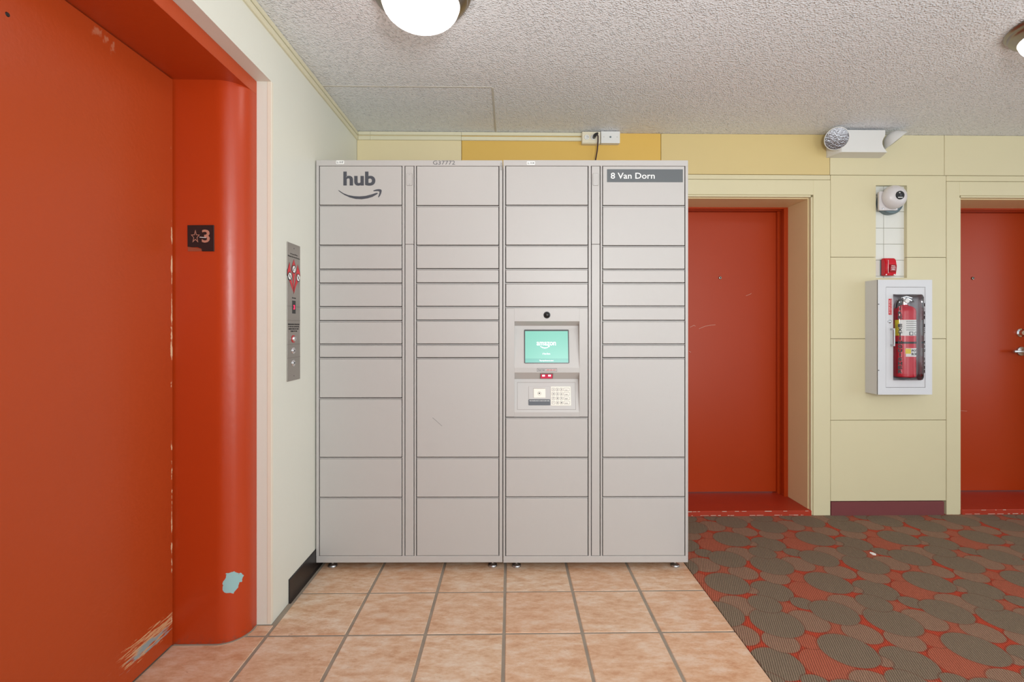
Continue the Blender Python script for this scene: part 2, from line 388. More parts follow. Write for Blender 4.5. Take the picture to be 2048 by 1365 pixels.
def text(name, m, body, x, z, y, parent=None, w=None, h=None, size=0.05, align='CENTER', bold=0.0, depth=0.0004, stack=False, res=3, loc=None, rot=None, sp=1.0, up90=False):
    """lettering lying in the x-z plane at y (facing -Y). w / h fit the inked width / height (from the lower left corner or centre x)."""
    cu = bpy.data.curves.new(name, 'FONT'); cu.body = body; cu.size = size; cu.extrude = depth / 2; cu.offset = bold; cu.resolution_u = res
    cu.align_x = 'LEFT'; cu.space_line = sp
    if stack: cu.align_x = 'CENTER'
    if '\n' in body: cu.align_x = 'CENTER'
    tmp = bpy.data.objects.new(name, cu); COL.objects.link(tmp)
    bpy.context.view_layer.update()
    dg = bpy.context.evaluated_depsgraph_get()
    me = bpy.data.meshes.new_from_object(tmp.evaluated_get(dg))
    bpy.data.objects.remove(tmp); bpy.data.curves.remove(cu)
    xs = [v.co.x for v in me.vertices]; ys = [v.co.y for v in me.vertices]
    x0, x1, y0, y1 = min(xs), max(xs), min(ys), max(ys)
    kx = w / (x1 - x0) if w else 1; ky = h / (y1 - y0) if h else 1
    if w and not h: ky = kx
    if h and not w: kx = ky
    for v in me.vertices:
        tx = (v.co.x - x0) * kx - ((x1 - x0) * kx / 2 if align == 'CENTER' else 0); ty = (v.co.y - y0) * ky
        if up90: tx, ty = -ty, tx
        v.co = (x + tx, y - v.co.z - depth / 2, z + ty)
    me.materials.clear(); me.materials.append(M[m])
    me.name = name
    return link(name, me, parent, loc, rot)
def empty(name, loc, rz=0.0):
    o = bpy.data.objects.new(name, None); COL.objects.link(o); o.location = loc; o.rotation_euler = (0, 0, rz); o.empty_display_size = 0.1
    return o
def thing(o, label, cat, group=None):
    o['label'] = label; o['category'] = cat
    if group: o['group'] = group
    return o
def struct(o, label=None):
    o['kind'] = 'structure'
    if label: o['label'] = label
    return o

# ------------------------------------------------------------------ the setting
YW, XL, ZC = 3.086, -0.957, 2.415            # back wall face, left wall face, ceiling
Y_JAMB, X_DOOR, X_FR = 1.867, -1.2605, -1.015   # lift opening
Z_HEAD, Z_SOF = 2.122, 2.177
Y_RET = 1.988
X_CARPET = 0.878

floor = struct(box('floor', 'grout', -1.32, X_CARPET, -1.5, 3.108, -0.12, -0.002))
def tile(x0, x1, y0, y1, dz=0.0):
    bm = bmesh.new(); add_box(bm, x0, x1, y0, y1, -0.012, dz, bev=0.0025)
    return finish('floor_tile', bm, 'tile', floor)
P = 0.3053; TX = [-0.0245 + P * k for k in range(-4, 4)]
TX[-1] = X_CARPET + 0.004
TYs = [1.9155 + 0.3035 * k for k in range(-5, 5)]
g = 0.0058
for j in range(len(TYs) - 1):
    for i in range(len(TX) - 1):
        x0, x1 = TX[i] + g, TX[i + 1] - (g if i < len(TX) - 2 else 0.002)
        y0, y1 = TYs[j] + g * 0.8, TYs[j + 1] - g * 0.8
        if x1 < XL + 0.03:
            x0 = -1.266 if i == 0 or x0 < -1.2 else x0
            if y0 > Y_RET: continue
            y1 = min(y1, 1.985)
            if y1 - y0 < 0.01: continue
        if y0 > 3.05: continue
        tile(x0, x1, y0, y1, random.uniform(-0.0006, 0.0006))
carpet = box('carpet', 'carpet', X_CARPET + 0.003, 7.2, -1.5, 3.108, -0.12, 0.0015)
thing(carpet, 'brick red carpet with overlapping grey brown and rust spots beside the tiles', 'carpet')

ceil = struct(box('ceiling', 'ceiling', -1.32, 7.2, -1.5, 3.5, ZC, ZC + 0.1))
xa, ya = on_z(655, 172, ZC); xb, yb = on_z(985, 175, ZC); xc, yc = on_z(990, 262, ZC)
box('ceiling_seam', 'seam', XL, xb, ya - 0.005, ya + 0.005, ZC - 0.0018, ZC + 0.01, ceil, bev=0.0012)
box('ceiling_seam', 'seam', xb - 0.006, xb + 0.006, ya + 0.005, YW, ZC - 0.0018, ZC + 0.01, ceil, bev=0.0012)

# left wall with the lift opening
bm = bmesh.new()
add_box(bm, -1.32, XL, Y_RET, YW + 0.05, 0, ZC)
add_box(bm, -1.32, XL, 0.66, Y_RET, Z_SOF, ZC)
add_box(bm, -1.32, XL, -1.5, 0.66, 0, ZC)
wall_left = struct(finish('wall_left', bm, 'cream'))
box('corner_bead', 'cream_trim', XL - 0.016, XL + 0.0012, Y_RET - 0.0015, Y_RET + 0.014, 0.004, Z_SOF, wall_left, bev=0.001)
y1b, _ = on_x(577, 1200, XL)
base_l = struct(prism('baseboard_left', 'black_base', [(XL + 0.010, -0.0025), (XL + 0.006, 0.012), (XL + 0.005, 0.098), (XL + 0.002, 0.102), (XL, 0.102), (XL, -0.0025)], y1b, YW - 0.005, 'y'))
for v in base_l.data.vertices: pass
# lift door and its frame
lift = struct(empty('door_3', (0, 0, 0)), 'orange painted lift door with worn edges in a rounded orange frame')
prof = [(X_DOOR, Y_JAMB)]
R = 0.095
for k in range(13):
    a = math.radians(-90 + 90 * k / 12); prof.append((X_FR - R + R * math.cos(a), Y_JAMB + R + R * math.sin(a)))
prof += [(X_FR, Y_RET + 0.03), (X_DOOR - 0.03, Y_RET + 0.03), (X_DOOR - 0.03, Y_JAMB)]
prism('jamb', 'jamb', prof, 0.0, Z_HEAD, 'z', lift, smooth=True)
prism('floor_caulk', 'grout', [(X_DOOR, Y_JAMB - 0.006)] + [(X_FR - R + (R + 0.007) * math.cos(math.radians(-90 + 7.5 * k)), Y_JAMB + R + (R + 0.007) * math.sin(math.radians(-90 + 7.5 * k))) for k in range(13)] + [(X_FR + 0.004, Y_RET - 0.002), (X_FR - 0.02, Y_RET), (X_DOOR, Y_RET)], -0.004, 0.0022, 'z', lift)
prof2 = [(x, 0.72 + (Y_JAMB - y)) for x, y in prof]
prism('jamb', 'jamb', prof2, 0.0, Z_HEAD, 'z', lift, smooth=True)
box('head', 'orange', X_DOOR - 0.03, X_FR, 0.60, Y_RET + 0.03, Z_HEAD, Z_SOF, lift, bev=0.0015)
box('door_leaf', 'lift_door', X_DOOR - 0.05, X_DOOR, 0.55, Y_JAMB - 0.008, 0.008, Z_HEAD - 0.004, lift, bev=0.001)
box('door_track', 'black', X_DOOR - 0.06, X_DOOR - 0.02, 0.5, Y_JAMB + 0.03, -0.02, 0.006, lift)
yh, zh = on_x(15, 29, X_DOOR)
lathe('key_hole', 'black', [(0, 0.0015), (0.005, 0.0015), (0.006, 0.0)], axis='x', n=12, parent=lift, loc=(X_DOOR, yh, zh))

# back wall: block wall with two door openings, faced with wood panels
D1 = (1.005, 1.905); D2 = (2.868, 3.768); ZD = 2.019
bm = bmesh.new()
YB = YW + 0.03
add_box(bm, -1.32, D1[0], YB, YB + 0.30, 0, ZC); add_box(bm, D1[1], D2[0], YB, YB + 0.30, 0, ZC); add_box(bm, D2[1], 7.2, YB, YB + 0.30, 0, ZC)
add_box(bm, D1[0], D1[1], YB, YB + 0.30, ZD, ZC); add_box(bm, D2[0], D2[1], YB, YB + 0.30, ZD, ZC)
wall_back = struct(finish('wall_back', bm, 'mortar'))
zs1, zs2 = 2.158, 2.127            # the two long joints above the doors
G = 0.0012
def panel(x0, x1, z0, z1, m='pale', y=YW):
    return box('wall_panel', m, x0 + G, x1 - G, y, YB, z0 + G, z1 - G, wall_back, bev=0.0018)
XO = -0.305
x1322 = on_y(1322, 300, YW)[0]; x1660 = on_y(1660, 300, YW)[0]; x1889 = on_y(1889, 300, YW)[0]
panel(XL, XO, 0.0, ZC, 'tan_cream')
panel(XO, x1322, zs1, ZC, 'yellow_warm_lit'); panel(x1322, x1660, zs1, ZC, 'yellow_mid_lit'); panel(x1660, x1889, zs1, ZC); panel(x1889, 4.05, zs1, ZC); panel(4.05, 5.6, zs1, ZC)
panel(XO, D1[0] - 0.12, 0.0, zs1, 'yellow_warm_lit')
c1o = D1[1] + 0.122; c2o = D2[0] - 0.098
panel(D1[0] - 0.12, c1o, zs2, zs1); panel(c2o, D2[1] + 0.12, zs2 - 0.006, zs1)
panel(D2[1] + 0.12, 5.6, 0.0, zs1); panel(5.6, 7.2, 0.0, zs1); panel(5.6, 7.2, zs1, ZC)
nx0, nz1 = on_y(1752, 371, YW); nx1, nz0 = on_y(1814, 556, YW)
zp = [zs1, on_y(1770, 515, YW)[1], on_y(1770, 678, YW)[1], on_y(1770, 841, YW)[1], on_y(1770, 1003, YW)[1]]
a, b_ = c1o + G, c2o - G
prism('wall_panel', 'pale', [(a, zp[1] + G), (nx0, zp[1] + G), (nx0, nz1), (nx1, nz1), (nx1, zp[1] + G), (b_, zp[1] + G), (b_, zp[0] - G), (a, zp[0] - G)], YW, YB, 'y', wall_back, bev=0.0015)
prism('wall_panel', 'pale', [(a, zp[2] + G), (b_, zp[2] + G), (b_, zp[1] - G), (nx1, zp[1] - G), (nx1, nz0), (nx0, nz0), (nx0, zp[1] - G), (a, zp[1] - G)], YW, YB, 'y', wall_back, bev=0.0015)
panel(c1o, c2o, zp[3], zp[2]); panel(c1o, c2o, zp[4], zp[3])
bk = struct(prism('baseboard_back', 'burgundy', [(YW - 0.004, 0.0015), (YW - 0.004, zp[4] - 0.006), (YW, zp[4] - 0.003), (YB, zp[4] - 0.003), (YB, 0.0015)], c1o + 0.002, c2o - 0.018, 'x'))
# white glazed blocks seen in the cut-out
tx = [nx0 - 0.03, on_y(1766, 400, YB)[0], nx1 + 0.03]
tz = [nz1 + 0.02] + [on_y(1780, y, YB)[1] for y in (391, 424, 457, 489, 521, 553)] + [nz0 - 0.02]
for i in range(2):
    for j in range(len(tz) - 1):
        box('glazed_block', 'tile_white', tx[i] + 0.0012, tx[i + 1] - 0.0012, YB - 0.006, YB + 0.01, tz[j + 1] + 0.0012, tz[j] - 0.0012, wall_back, bev=0.0015)

# door casings (trim) and the two flat doors
def casing(n, x0, x1, wl, wr, ztop, left=True):
    t = struct(empty('trim_%d' % n, (0, 0, 0)))
    for s in (0, 1):
        if s == 0: lo, hi = x0 - wl, x0
        else: lo, hi = x1, x1 + wr
        inner = (hi - 0.012, hi) if s == 0 else (lo, lo + 0.012)
        main = (lo + G, hi - 0.012) if s == 0 else (lo + 0.012, hi - G)
        boxes('side_casing', 'pale', [(main[0], main[1], YW - 0.001, YB + 0.02, 0.0015, ztop - G)], t, bev=0.0015)
        box('inner_bead', 'pale', inner[0], inner[1], YW + 0.005, YB + 0.02, 0.0015, ZD, t, bev=0.0015)
    box('head_casing', 'pale', x0 - 0.012, x1 + 0.012, YW - 0.001, YB + 0.02, ZD + 0.012, ztop - G, t, bev=0.0015)
    box('inner_bead', 'pale', x0, x1, YW + 0.005, YB + 0.02, ZD, ZD + 0.012, t, bev=0.0015)
    # reveal boards
    box('side_reveal', 'tan', x1 - 0.006, x1 + 0.004, YB, YB + 0.222, 0.03, ZD, t)
    box('side_reveal', 'tan', x0 - 0.004, x0 + 0.006, YB, YB + 0.222, 0.03, ZD, t)
    box('head_reveal', 'tan', x0 + 0.006, x1 - 0.006, YB, YB + 0.222, ZD - 0.006, ZD + 0.004, t)
    return t
casing(1, D1[0], D1[1], 0.12, 0.122, zs2)
casing(2, D2[0], D2[1], 0.098, 0.12, zs2 - 0.006)
def scratch(par, pts, y, m='chip', t=0.0014):
    P2 = pts; bm = bmesh.new()
    for (xa_, za_), (xb_, zb_) in zip(P2, P2[1:]):
        d = Vector((xb_ - xa_, zb_ - za_)); n_ = Vector((-d.y, d.x)).normalized() * t / 2
        add_prism(bm, [(xa_ + n_.x, za_ + n_.y), (xa_ - n_.x, za_ - n_.y), (xb_ - n_.x, zb_ - n_.y), (xb_ + n_.x, zb_ + n_.y)], y - 0.0003, y + 0.0002)
    return finish('paint_scratch', bm, m, par)
YF, YD = YB + 0.222, YB + 0.305        # frame face, door face
def apartment_door(n, x0, x1, peep, label, lever=False):
    d = struct(empty('door_%d' % n, (0, 0, 0)), label)
    w = 0.033
    for s in (0, 1):
        if s == 0: lst = [(x0, x0 + w, YF, YF + 0.03, 0.03, ZD), (x0, x0 + w - 0.006, YF + 0.03, YF + 0.06, 0.03, ZD), (x0, x0 + w + 0.012, YF + 0.06, YD + 0.05, 0.03, ZD)]
        else: lst = [(x1 - w, x1, YF, YF + 0.03, 0.03, ZD), (x1 - w + 0.006, x1, YF + 0.03, YF + 0.06, 0.03, ZD), (x1 - w - 0.012, x1, YF + 0.06, YD + 0.05, 0.03, ZD)]
        boxes('frame_jamb', 'red', lst, d, bev=0.0012)
    boxes('frame_head', 'red', [(x0 + w, x1 - w, YF, YF + 0.03, ZD - 0.016, ZD), (x0 + w - 0.006, x1 - w + 0.006, YF + 0.0305, YD + 0.05, ZD - 0.019, ZD)], d, bev=0.0012)
    box('door_leaf', 'red', x0 + 0.02, x1 - 0.02, YD, YD + 0.045, 0.042, ZD - 0.020, d, bev=0.001)
    box('threshold', 'sill', x0, x1, YW - 0.004, YD + 0.05, -0.01, 0.034, d, bev=0.003)
    # worn white line on the sill nose
    bm = bmesh.new(); x = x0 + 0.02; rr = random.Random(n)
    while x < x1 - 0.03:
        l = rr.uniform(0.006, 0.045)
        zc = 0.0315 if rr.random() < 0.45 else 0.007
        add_box(bm, x, x + l, YW - 0.0048, YW - 0.002, zc - rr.uniform(0.0006, 0.0022), zc + rr.uniform(0.0004, 0.0018)); x += l + rr.uniform(-0.004, 0.02)
    q = finish('worn_edge', bm, 'chip', d); q['kind'] = 'stuff'
    px_, pz_ = on_y(peep[0], peep[1], YD)
    lathe('peephole', 'nickel', [(0.0, 0.004), (0.004, 0.0045), (0.0045, 0.007), (0.009, 0.006), (0.0115, 0.0)], axis='-y', n=20, parent=d, loc=(px_, YD, pz_))
    lathe('peephole_glass', 'black', [(0, 0.0052), (0.0042, 0.0052), (0.0042, 0.002)], axis='-y', n=14, parent=d, loc=(px_, YD, pz_))
    return d
d1 = apartment_door(1, D1[0], D1[1], (1440, 556), 'red orange flat door half hidden by the grey lockers')
d2 = apartment_door(2, D2[0], D2[1], (1945, 557), 'red orange flat door with lever handle at the right edge')
for pts in ([(1380, 655), (1388, 651), (1391, 653)], [(1398, 658), (1410, 653), (1420, 651), (1431, 650)], [(1492, 592), (1500, 589), (1503, 587)]):
    scratch(d1, [on_y(x, y, YD) for x, y in pts], YD)
scratch(d1, [on_y(1378, 703, YD), on_y(1382, 705, YD)], YD)
scratch(d2, [on_y(1920, 822, YD), on_y(1934, 823, YD)], YD, t=0.0012)
# deadbolt and lever
bx, bz = on_y(2040, 666, YD); hx, hz = on_y(2041, 703, YD)
lathe('deadbolt', 'chrome', [(0.0, 0.03), (0.016, 0.029), (0.018, 0.025), (0.02, 0.012), (0.03, 0.008), (0.032, 0.0)], axis='-y', n=28, parent=d2, loc=(bx, YD, bz))
h = lathe('lever_handle', 'satin', [(0.0, 0.05), (0.012, 0.05), (0.0125, 0.014), (0.031, 0.010), (0.033, 0.0)], axis='-y', n=28, parent=d2, loc=(hx, YD, hz))
bm = bmesh.new(); add_box(bm, -0.105, 0.016, -0.062, -0.046, -0.009, 0.009, bev=0.004, seg=2); finish('lever', bm, 'satin', h, smooth=True)

# ------------------------------------------------------------------ parcel lockers
ZF = 2.414; SC = 408.0
base_pt = Vector((ZF * sT, ZF * cT, 0))
LR = -TH + 0.004
def LX(px): return (px - 1036) / SC
def LZ(py): return EYE + (PY - py) / SC
def locker_module(label, x0, x1, colA, colB, strip, edgesA, edgesB, xseam):
    root = empty('parcel_locker', base_pt + Vector((cT * LX((x0 + x1) / 2), -sT * LX((x0 + x1) / 2), 0)), LR)
    thing(root, label, 'locker', 'grey parcel lockers against the back wall')
    cx = LX((x0 + x1) / 2); fx = lambda p: LX(p) - cx
    zt, zb = LZ(320.5), LZ(1126)
    t = 0.0012
    bm = bmesh.new()
    # shell set back behind the face so that the gaps run deep
    X0, X1 = fx(x0) + t, fx(x1) - t
    add_box(bm, X0, X1, 0.034, 0.60, zb, zt, bev=0.0)
    # face frame
    za, zz = LZ(332), LZ(1113)
    for (p0, p1) in ((x0, colA[0]), (colA[1], strip[0]), (strip[1], colB[0]), (colB[1], x1)):
        u0 = X0 if p0 == x0 else fx(p0) + 0.0; u1 = X1 if p1 == x1 else fx(p1)
        add_box(bm, u0 + (0 if p0 == x0 else 0.0028), u1 - (0 if p1 == x1 else 0.0028), 0.0, 0.036, zz, za, bev=0.001)
    add_box(bm, X0, X1, 0.0, 0.036, za, zt, bev=0.0012)
    add_box(bm, X0, X1, 0.0, 0.036, zb, zz, bev=0.0012)
    # shelf edges between the doors
    for col, ed in ((colA, edgesA), (colB, edgesB)):
        for e in ed[1:-1]:
            add_box(bm, fx(col[0]), fx(col[1]), 0.004, 0.036, LZ(e + 2.1), LZ(e + 0.55))
    finish('cabinet_body', bm, 'locker', root)
    out = {}
    for ci, (col, ed) in enumerate(((colA, edgesA), (colB, edgesB))):
        for k in range(len(ed) - 1):
            top = LZ(ed[k] + (2.6 if k else 0.6)); bot = LZ(ed[k + 1] - (1.2 if k < len(ed) - 2 else 0.6))
            if ci == 0 and edgesA is KIOSK and k == KI:
                out['kiosk'] = (fx(col[0]) + 0.001, fx(col[1]) - 0.001, bot, top); continue
            bm = bmesh.new(); add_box(bm, fx(col[0]) + 0.0012, fx(col[1]) - 0.0012, 0.001, 0.026, bot, top, bev=0.0022, seg=2)
            out[(ci, k)] = finish('locker_door', bm, 'locker', root, smooth=False)
    # centre strip with the service plate
    for (ya_, yb_) in ((332.6, 488.4), (489.2, 1112.4)):
        sp_ = box('centre_strip', 'locker', fx(strip[0]) + 0.001, fx(strip[1]) - 0.001, 0.0012, 0.03, LZ(yb_), LZ(ya_), root, bev=0.0012)
        if ya_ < 400:
            m_ = (fx(strip[0]) + fx(strip[1])) / 2
            prism('plate_rim', 'locker_dark', rrect(m_ - 0.0146, m_ + 0.0146, LZ(371.45), LZ(346.55), 0.005), 0.0006, 0.004, 'y', sp_)
            prism('service_plate', 'locker', rrect(m_ - 0.0135, m_ + 0.0135, LZ(371), LZ(347), 0.004), -0.0008, 0.004, 'y', sp_)
            for zz_ in (LZ(349.5), LZ(368.5)):
                lathe('screw', 'satin', [(0, 0.0016), (0.0022, 0.0012), (0.0026, 0)], axis='-y', n=8, parent=sp_, loc=(m_, -0.0008, zz_))
    for px_ in (x0 + 27, x1 - 21):
        for dy in (0.045, 0.5):
            f_ = lathe('levelling_foot', 'satin', [(0.006, zb + 0.006), (0.006, 0.016), (0.010, 0.014), (0.021, 0.009), (0.0225, 0.006), (0.0225, 0.001), (0, 0.001)], n=20, parent=root, loc=(fx(px_), dy, 0))
    for px_ in (x0 + 49, x1 - 43):
        prism('latch_tab', 'satin', [(fx(px_) - 0.004, zb + 0.001), (fx(px_) + 0.005, zb + 0.001), (fx(px_) + 0.003, zb - 0.006), (fx(px_), zb - 0.005)], 0.02, 0.032, 'y', root)
    return root, fx, out
KIOSK = [332, 411, 491, 538, 566, 614.5, 835.5, 916, 995, 1113]; KI = 5
eA = [332, 411, 491, 539, 567, 614, 642, 689, 716, 797, 916, 996, 1113]
eB = [332, 411.5, 491, 538, 566.5, 613.5, 641, 689, 716.5, 916, 996, 1113]
eD = [332, 411.5, 492, 539, 566.5, 613, 641.5, 689, 716.5, 916, 995, 1113]
mod1, f1, o1 = locker_module('left grey parcel locker bank with the dark smile logo on its top left door', 632, 1005.4, (639, 803.5), (833, 997.5), (810, 827.5), eA, eB, 0)
mod2, f2, o2 = locker_module('right grey parcel locker bank with touchscreen terminal and dark name strip', 1006, 1377, (1011.5, 1176), (1205.5, 1370), (1183, 1200), KIOSK, eD, 0)
# logo on the top left door
dl = o1[(0, 0)]
text('logo_lettering', 'charcoal', 'hub', f1(718.8), LZ(371.8), 0.0008, dl, w=64 / SC, h=28.3 / SC, size=0.1, bold=0.0034, res=5)
def crop5(pts): return [(f1(610 + x / 5.12), LZ(300 + y / 5.12)) for x, y in pts]
sm = [(340, 413), (352, 417), (395, 445), (445, 464), (500, 474), (560, 477), (620, 472), (680, 457), (728, 441), (744, 440), (746, 447), (735, 456), (690, 482), (640, 497), (580, 506), (520, 503), (460, 488), (405, 463), (362, 435), (342, 418)]
bm = bmesh.new(); add_prism(bm, crop5(sm), 0.0002, 0.0012)
hd = [(700, 416), (728, 406), (758, 402), (780, 406), (786, 418), (781, 442), (770, 468), (754, 487), (748, 484), (757, 460), (763, 436), (760, 426), (745, 422), (722, 423), (702, 424)]
add_prism(bm, crop5(hd), 0.0002, 0.0012)
finish('smile_arrow', bm, 'charcoal', dl)
# name strip on the top right door
dr = o2[(1, 0)]
box('name_strip', 'sign_grey', f2(1214), f2(1366), 0.0004, 0.002, LZ(364.5), LZ(338.6), dr)
text('name_lettering', 'paper', '8 Van Dorn', f2(1221.5), LZ(357.8), -0.0002, dr, w=88 / SC, h=12.2 / SC, size=0.03, bold=0.0003, align='LEFT')
# stickers and marks on the top rails
def sticker(root, fx, a, b, y0, y1, body):
    s_ = prism('sticker', 'paper', rrect(fx(a), fx(b), LZ(y1), LZ(y0), 0.004), -0.0006, 0.0002, 'y', root)
    text('lettering', 'ink', body, fx((a + b) / 2), LZ(y1 - 1.6), -0.0008, s_, w=(b - a - 3) / SC, h=(y1 - y0 - 3.2) / SC, size=0.01, bold=0.0001)
sticker(mod1, f1, 672.5, 688.5, 321.5, 328.6, 'LL 10 07'); sticker(mod2, f2, 1053.5, 1070, 323, 330.2, 'LL 10 04')
text('marker_scrawl', 'ink_grey', 'G37772', f1(888), LZ(329.5), -0.0001, mod1, w=44 / SC, h=8 / SC, size=0.02)
text('marker_scrawl', 'ink_grey', '1 8', f1(1002), LZ(341), -0.0001, mod1, w=3 / SC, h=16 / SC, size=0.02)
scratch(o1[(1, 8)], [(f1(865), LZ(836)), (f1(872), LZ(842)), (f1(884), LZ(853))], 0.001, 'ink_grey', 0.0012).name = 'scratch_mark'
# ---- terminal panel (profile in depth/height, extruded; cheeks at both sides)
kx0, kx1, kz0, kz1 = o2['kiosk']
ux0, ux1 = f2(1029), f2(1158.5)
A0, A1, A2 = LZ(643), LZ(652.5), LZ(736)
B0, B1, B2 = LZ(745.5), LZ(760), LZ(825)
dA, dB = 0.036, 0.034
T = empty('terminal_panel', (0, 0, 0)); T.parent = mod2
bm = bmesh.new()
for lo, hi in ((kx0, ux0), (ux1, kx1)): add_box(bm, lo, hi, 0.0, 0.045, kz0, kz1, bev=0.0012)
poly = [(0.0, kz1), (0.0, A0), (dA, A1), (0.0, A2), (0.0, B0), (dB, B1), (0.0, B2), (0.0, kz0), (0.05, kz0), (0.05, kz1)]
add_prism(bm, poly, ux0 - 0.0005, ux1 + 0.0005, 'x')
finish('terminal_face', bm, 'locker', T)
def slope(z1, d1, z2, d2):
    """plane running from (z1,d1) at the top to (z2,d2) at the foot; returns placer: child empty-free loc/rot for geometry drawn in x-z with y=0 on the plane"""
    L_ = math.hypot(z1 - z2, d1 - d2); a_ = math.atan2(d1 - d2, z1 - z2)
    return L_, -a_
LA, rA = slope(A1, dA, A2, 0.0); LB, rB = slope(B1, dB, B2, 0.0)
def onA(py): return LA * (736 - py) / (736 - 652.5)
def onB(py): return LB * (825 - py) / (825 - 760)
kA = dict(loc=(0, 0, A2), rot=(rA, 0, 0)); kB = dict(loc=(0, 0, B2), rot=(rB, 0, 0))
bm = bmesh.new()
add_prism(bm, rrect(f2(1048.5), f2(1138.8), onA(727.3), onA(660), 0.004), -0.003, 0.003)
scr = finish('screen_bezel', bm, 'black', T, **kA)
box('screen', 'teal', f2(1050.4), f2(1136.7), -0.0036, 0.0, onA(718.3), onA(663), T, **kA)
box('screen_footer', 'teal_band', f2(1050.4), f2(1136.7), -0.0036, 0.0, onA(726), onA(718.5), T, **kA)
text('screen_lettering', 'white_lit', 'amazon', f2(1093), onA(691.8), -0.0037, T, w=38.5 / SC, h=7.2 / SC, size=0.02, bold=0.00015, **kA)
bm = bmesh.new()
up = [(1080.5, 693), (1085, 695.2), (1090, 696.3), (1094.5, 695.6), (1098.5, 693.6)]; dn = [(1098, 694.6), (1094.5, 697), (1090, 697.8), (1085, 697), (1080.5, 693.7)]
add_prism(bm, [(f2(x), onA(y)) for x, y in up + dn], -0.0042, -0.0037)
add_prism(bm, [(f2(x), onA(y)) for x, y in ((1096.5, 692.4), (1099.6, 692.2), (1099.2, 695.2), (1098.5, 695), (1098.6, 693.2), (1096.5, 693.2))], -0.0042, -0.0037)
finish('screen_smile', bm, 'white_lit', T, **kA)
text('screen_lettering', 'white_lit', '8 Van Dorn', f2(1093), onA(710), -0.0037, T, w=15 / SC, h=3.2 / SC, size=0.02, **kA)
text('screen_lettering', 'white_lit', 'Tap anywhere to start', f2(1093), onA(723.6), -0.0037, T, w=28 / SC, h=2.9 / SC, size=0.02, bold=0.0003, **kA)
lathe('camera_dome', 'black', [(0, 0.011), (0.006, 0.010), (0.011, 0.007), (0.0135, 0.003), (0.0165, 0.0025), (0.017, 0.0)], axis='-y', n=24, parent=T, loc=(f2(1093.8), 0.0, LZ(630.5)))
hs = boxes('help_sticker', 'ink_grey', [(f2(1074), f2(1114), -0.0005, 0.001, LZ(743.8), LZ(737.2))], T)
box('help_sticker', 'locker', f2(1074.5), f2(1113.5), -0.0008, 0.001, LZ(743.3), LZ(737.7), T)
text('help_lettering', 'ink', 'Need help?', f2(1083), LZ(742.2), -0.0009, T, w=14 / SC, h=3.2 / SC, size=0.01, bold=0.0001)
text('help_lettering', 'fire_red', '1-800-386-4077', f2(1102), LZ(742), -0.0009, T, w=20 / SC, h=2.8 / SC, size=0.01)
# red scanner in the shaded upper face of the second recess
LS, rS = slope(B0, 0.0, B1, dB)
kS = dict(loc=(0, dB, B1), rot=(rS, 0, 0))
def onS(py): return LS * (760 - py) / (760 - 745.5)
box('scanner_frame', 'locker_dark', f2(1080.5), f2(1106.5), -0.004, 0.002, onS(758), onS(746.8), T, bev=0.001, **kS)
box('scanner_window', 'scan_red', f2(1081.8), f2(1105.2), -0.0046, 0.0, onS(757), onS(748), T, **kS)
bm = bmesh.new()
for a_, b2_ in ((1084.5, 1090), (1096.5, 1102)): add_box(bm, f2(a_), f2(b2_), -0.0052, -0.004, onS(752.5), onS(749))
finish('scanner_light', bm, 'scan_white', T, **kS)
# keypad shelf
def outline(a_, b2_, t_, bt, fz, w_=0.0012):
    return [(f2(a_), f2(b2_), -0.0004, 0.001, fz(t_) - w_, fz(t_)), (f2(a_), f2(b2_), -0.0004, 0.001, fz(bt), fz(bt) + w_),
            (f2(a_), f2(a_) + w_, -0.0004, 0.001, fz(bt), fz(t_)), (f2(b2_) - w_, f2(b2_), -0.0004, 0.001, fz(bt), fz(t_))]
boxes('inset_outline', 'locker_dark', outline(1034.5, 1152, 766.5, 820, onB, 0.0011), T, **kB)
boxes('reader_plate', 'locker', [(f2(1057.5), f2(1100.5), -0.0022, 0.001, onB(800), onB(774.5))], T, bev=0.0008, **kB)
box('reader_pad', 'locker_dark', f2(1067), f2(1091), -0.0026, 0.0, onB(796.5), onB(778.3), T, bev=0.0004, **kB)
box('reader_pad', 'keypad', f2(1067.5), f2(1091.2), -0.0030, 0.0, onB(796.7), onB(778.9), T, bev=0.0004, **kB)
bm = bmesh.new(); add_lathe(bm, [(0.0078, 0.0032), (0.0088, 0.0036), (0.0088, 0.003)], (f2(1079), 0, onB(788.5)), '-y', 24)
finish('reader_ring', bm, 'locker_dark', T, **kB)
lathe('reader_dot', 'ink', [(0, 0.0036), (0.0034, 0.0036), (0.0034, 0.003)], (f2(1079), 0, onB(788.3)), '-y', 14, T, **kB)
prism('reader_label', 'charcoal', rrect(f2(1057), f2(1100.8), onB(811.6), onB(800.2), 0.0035), -0.0026, 0.001, 'y', T, **kB)
text('reader_lettering', 'paper', 'Use touchscreen to enter access code', f2(1079), onB(803.6), -0.0027, T, w=40 / SC, h=2.0 / SC, size=0.01, bold=0.0002, **kB)
box('keypad_plate', 'keypad', f2(1102), f2(1142.3), -0.0024, 0.001, onB(812.3), onB(774.8), T, bev=0.0008, **kB)
keys = ['123', '456', '789', '*0#']
side = ['CANCEL', 'CLEAR', 'HELP', 'ENTER']
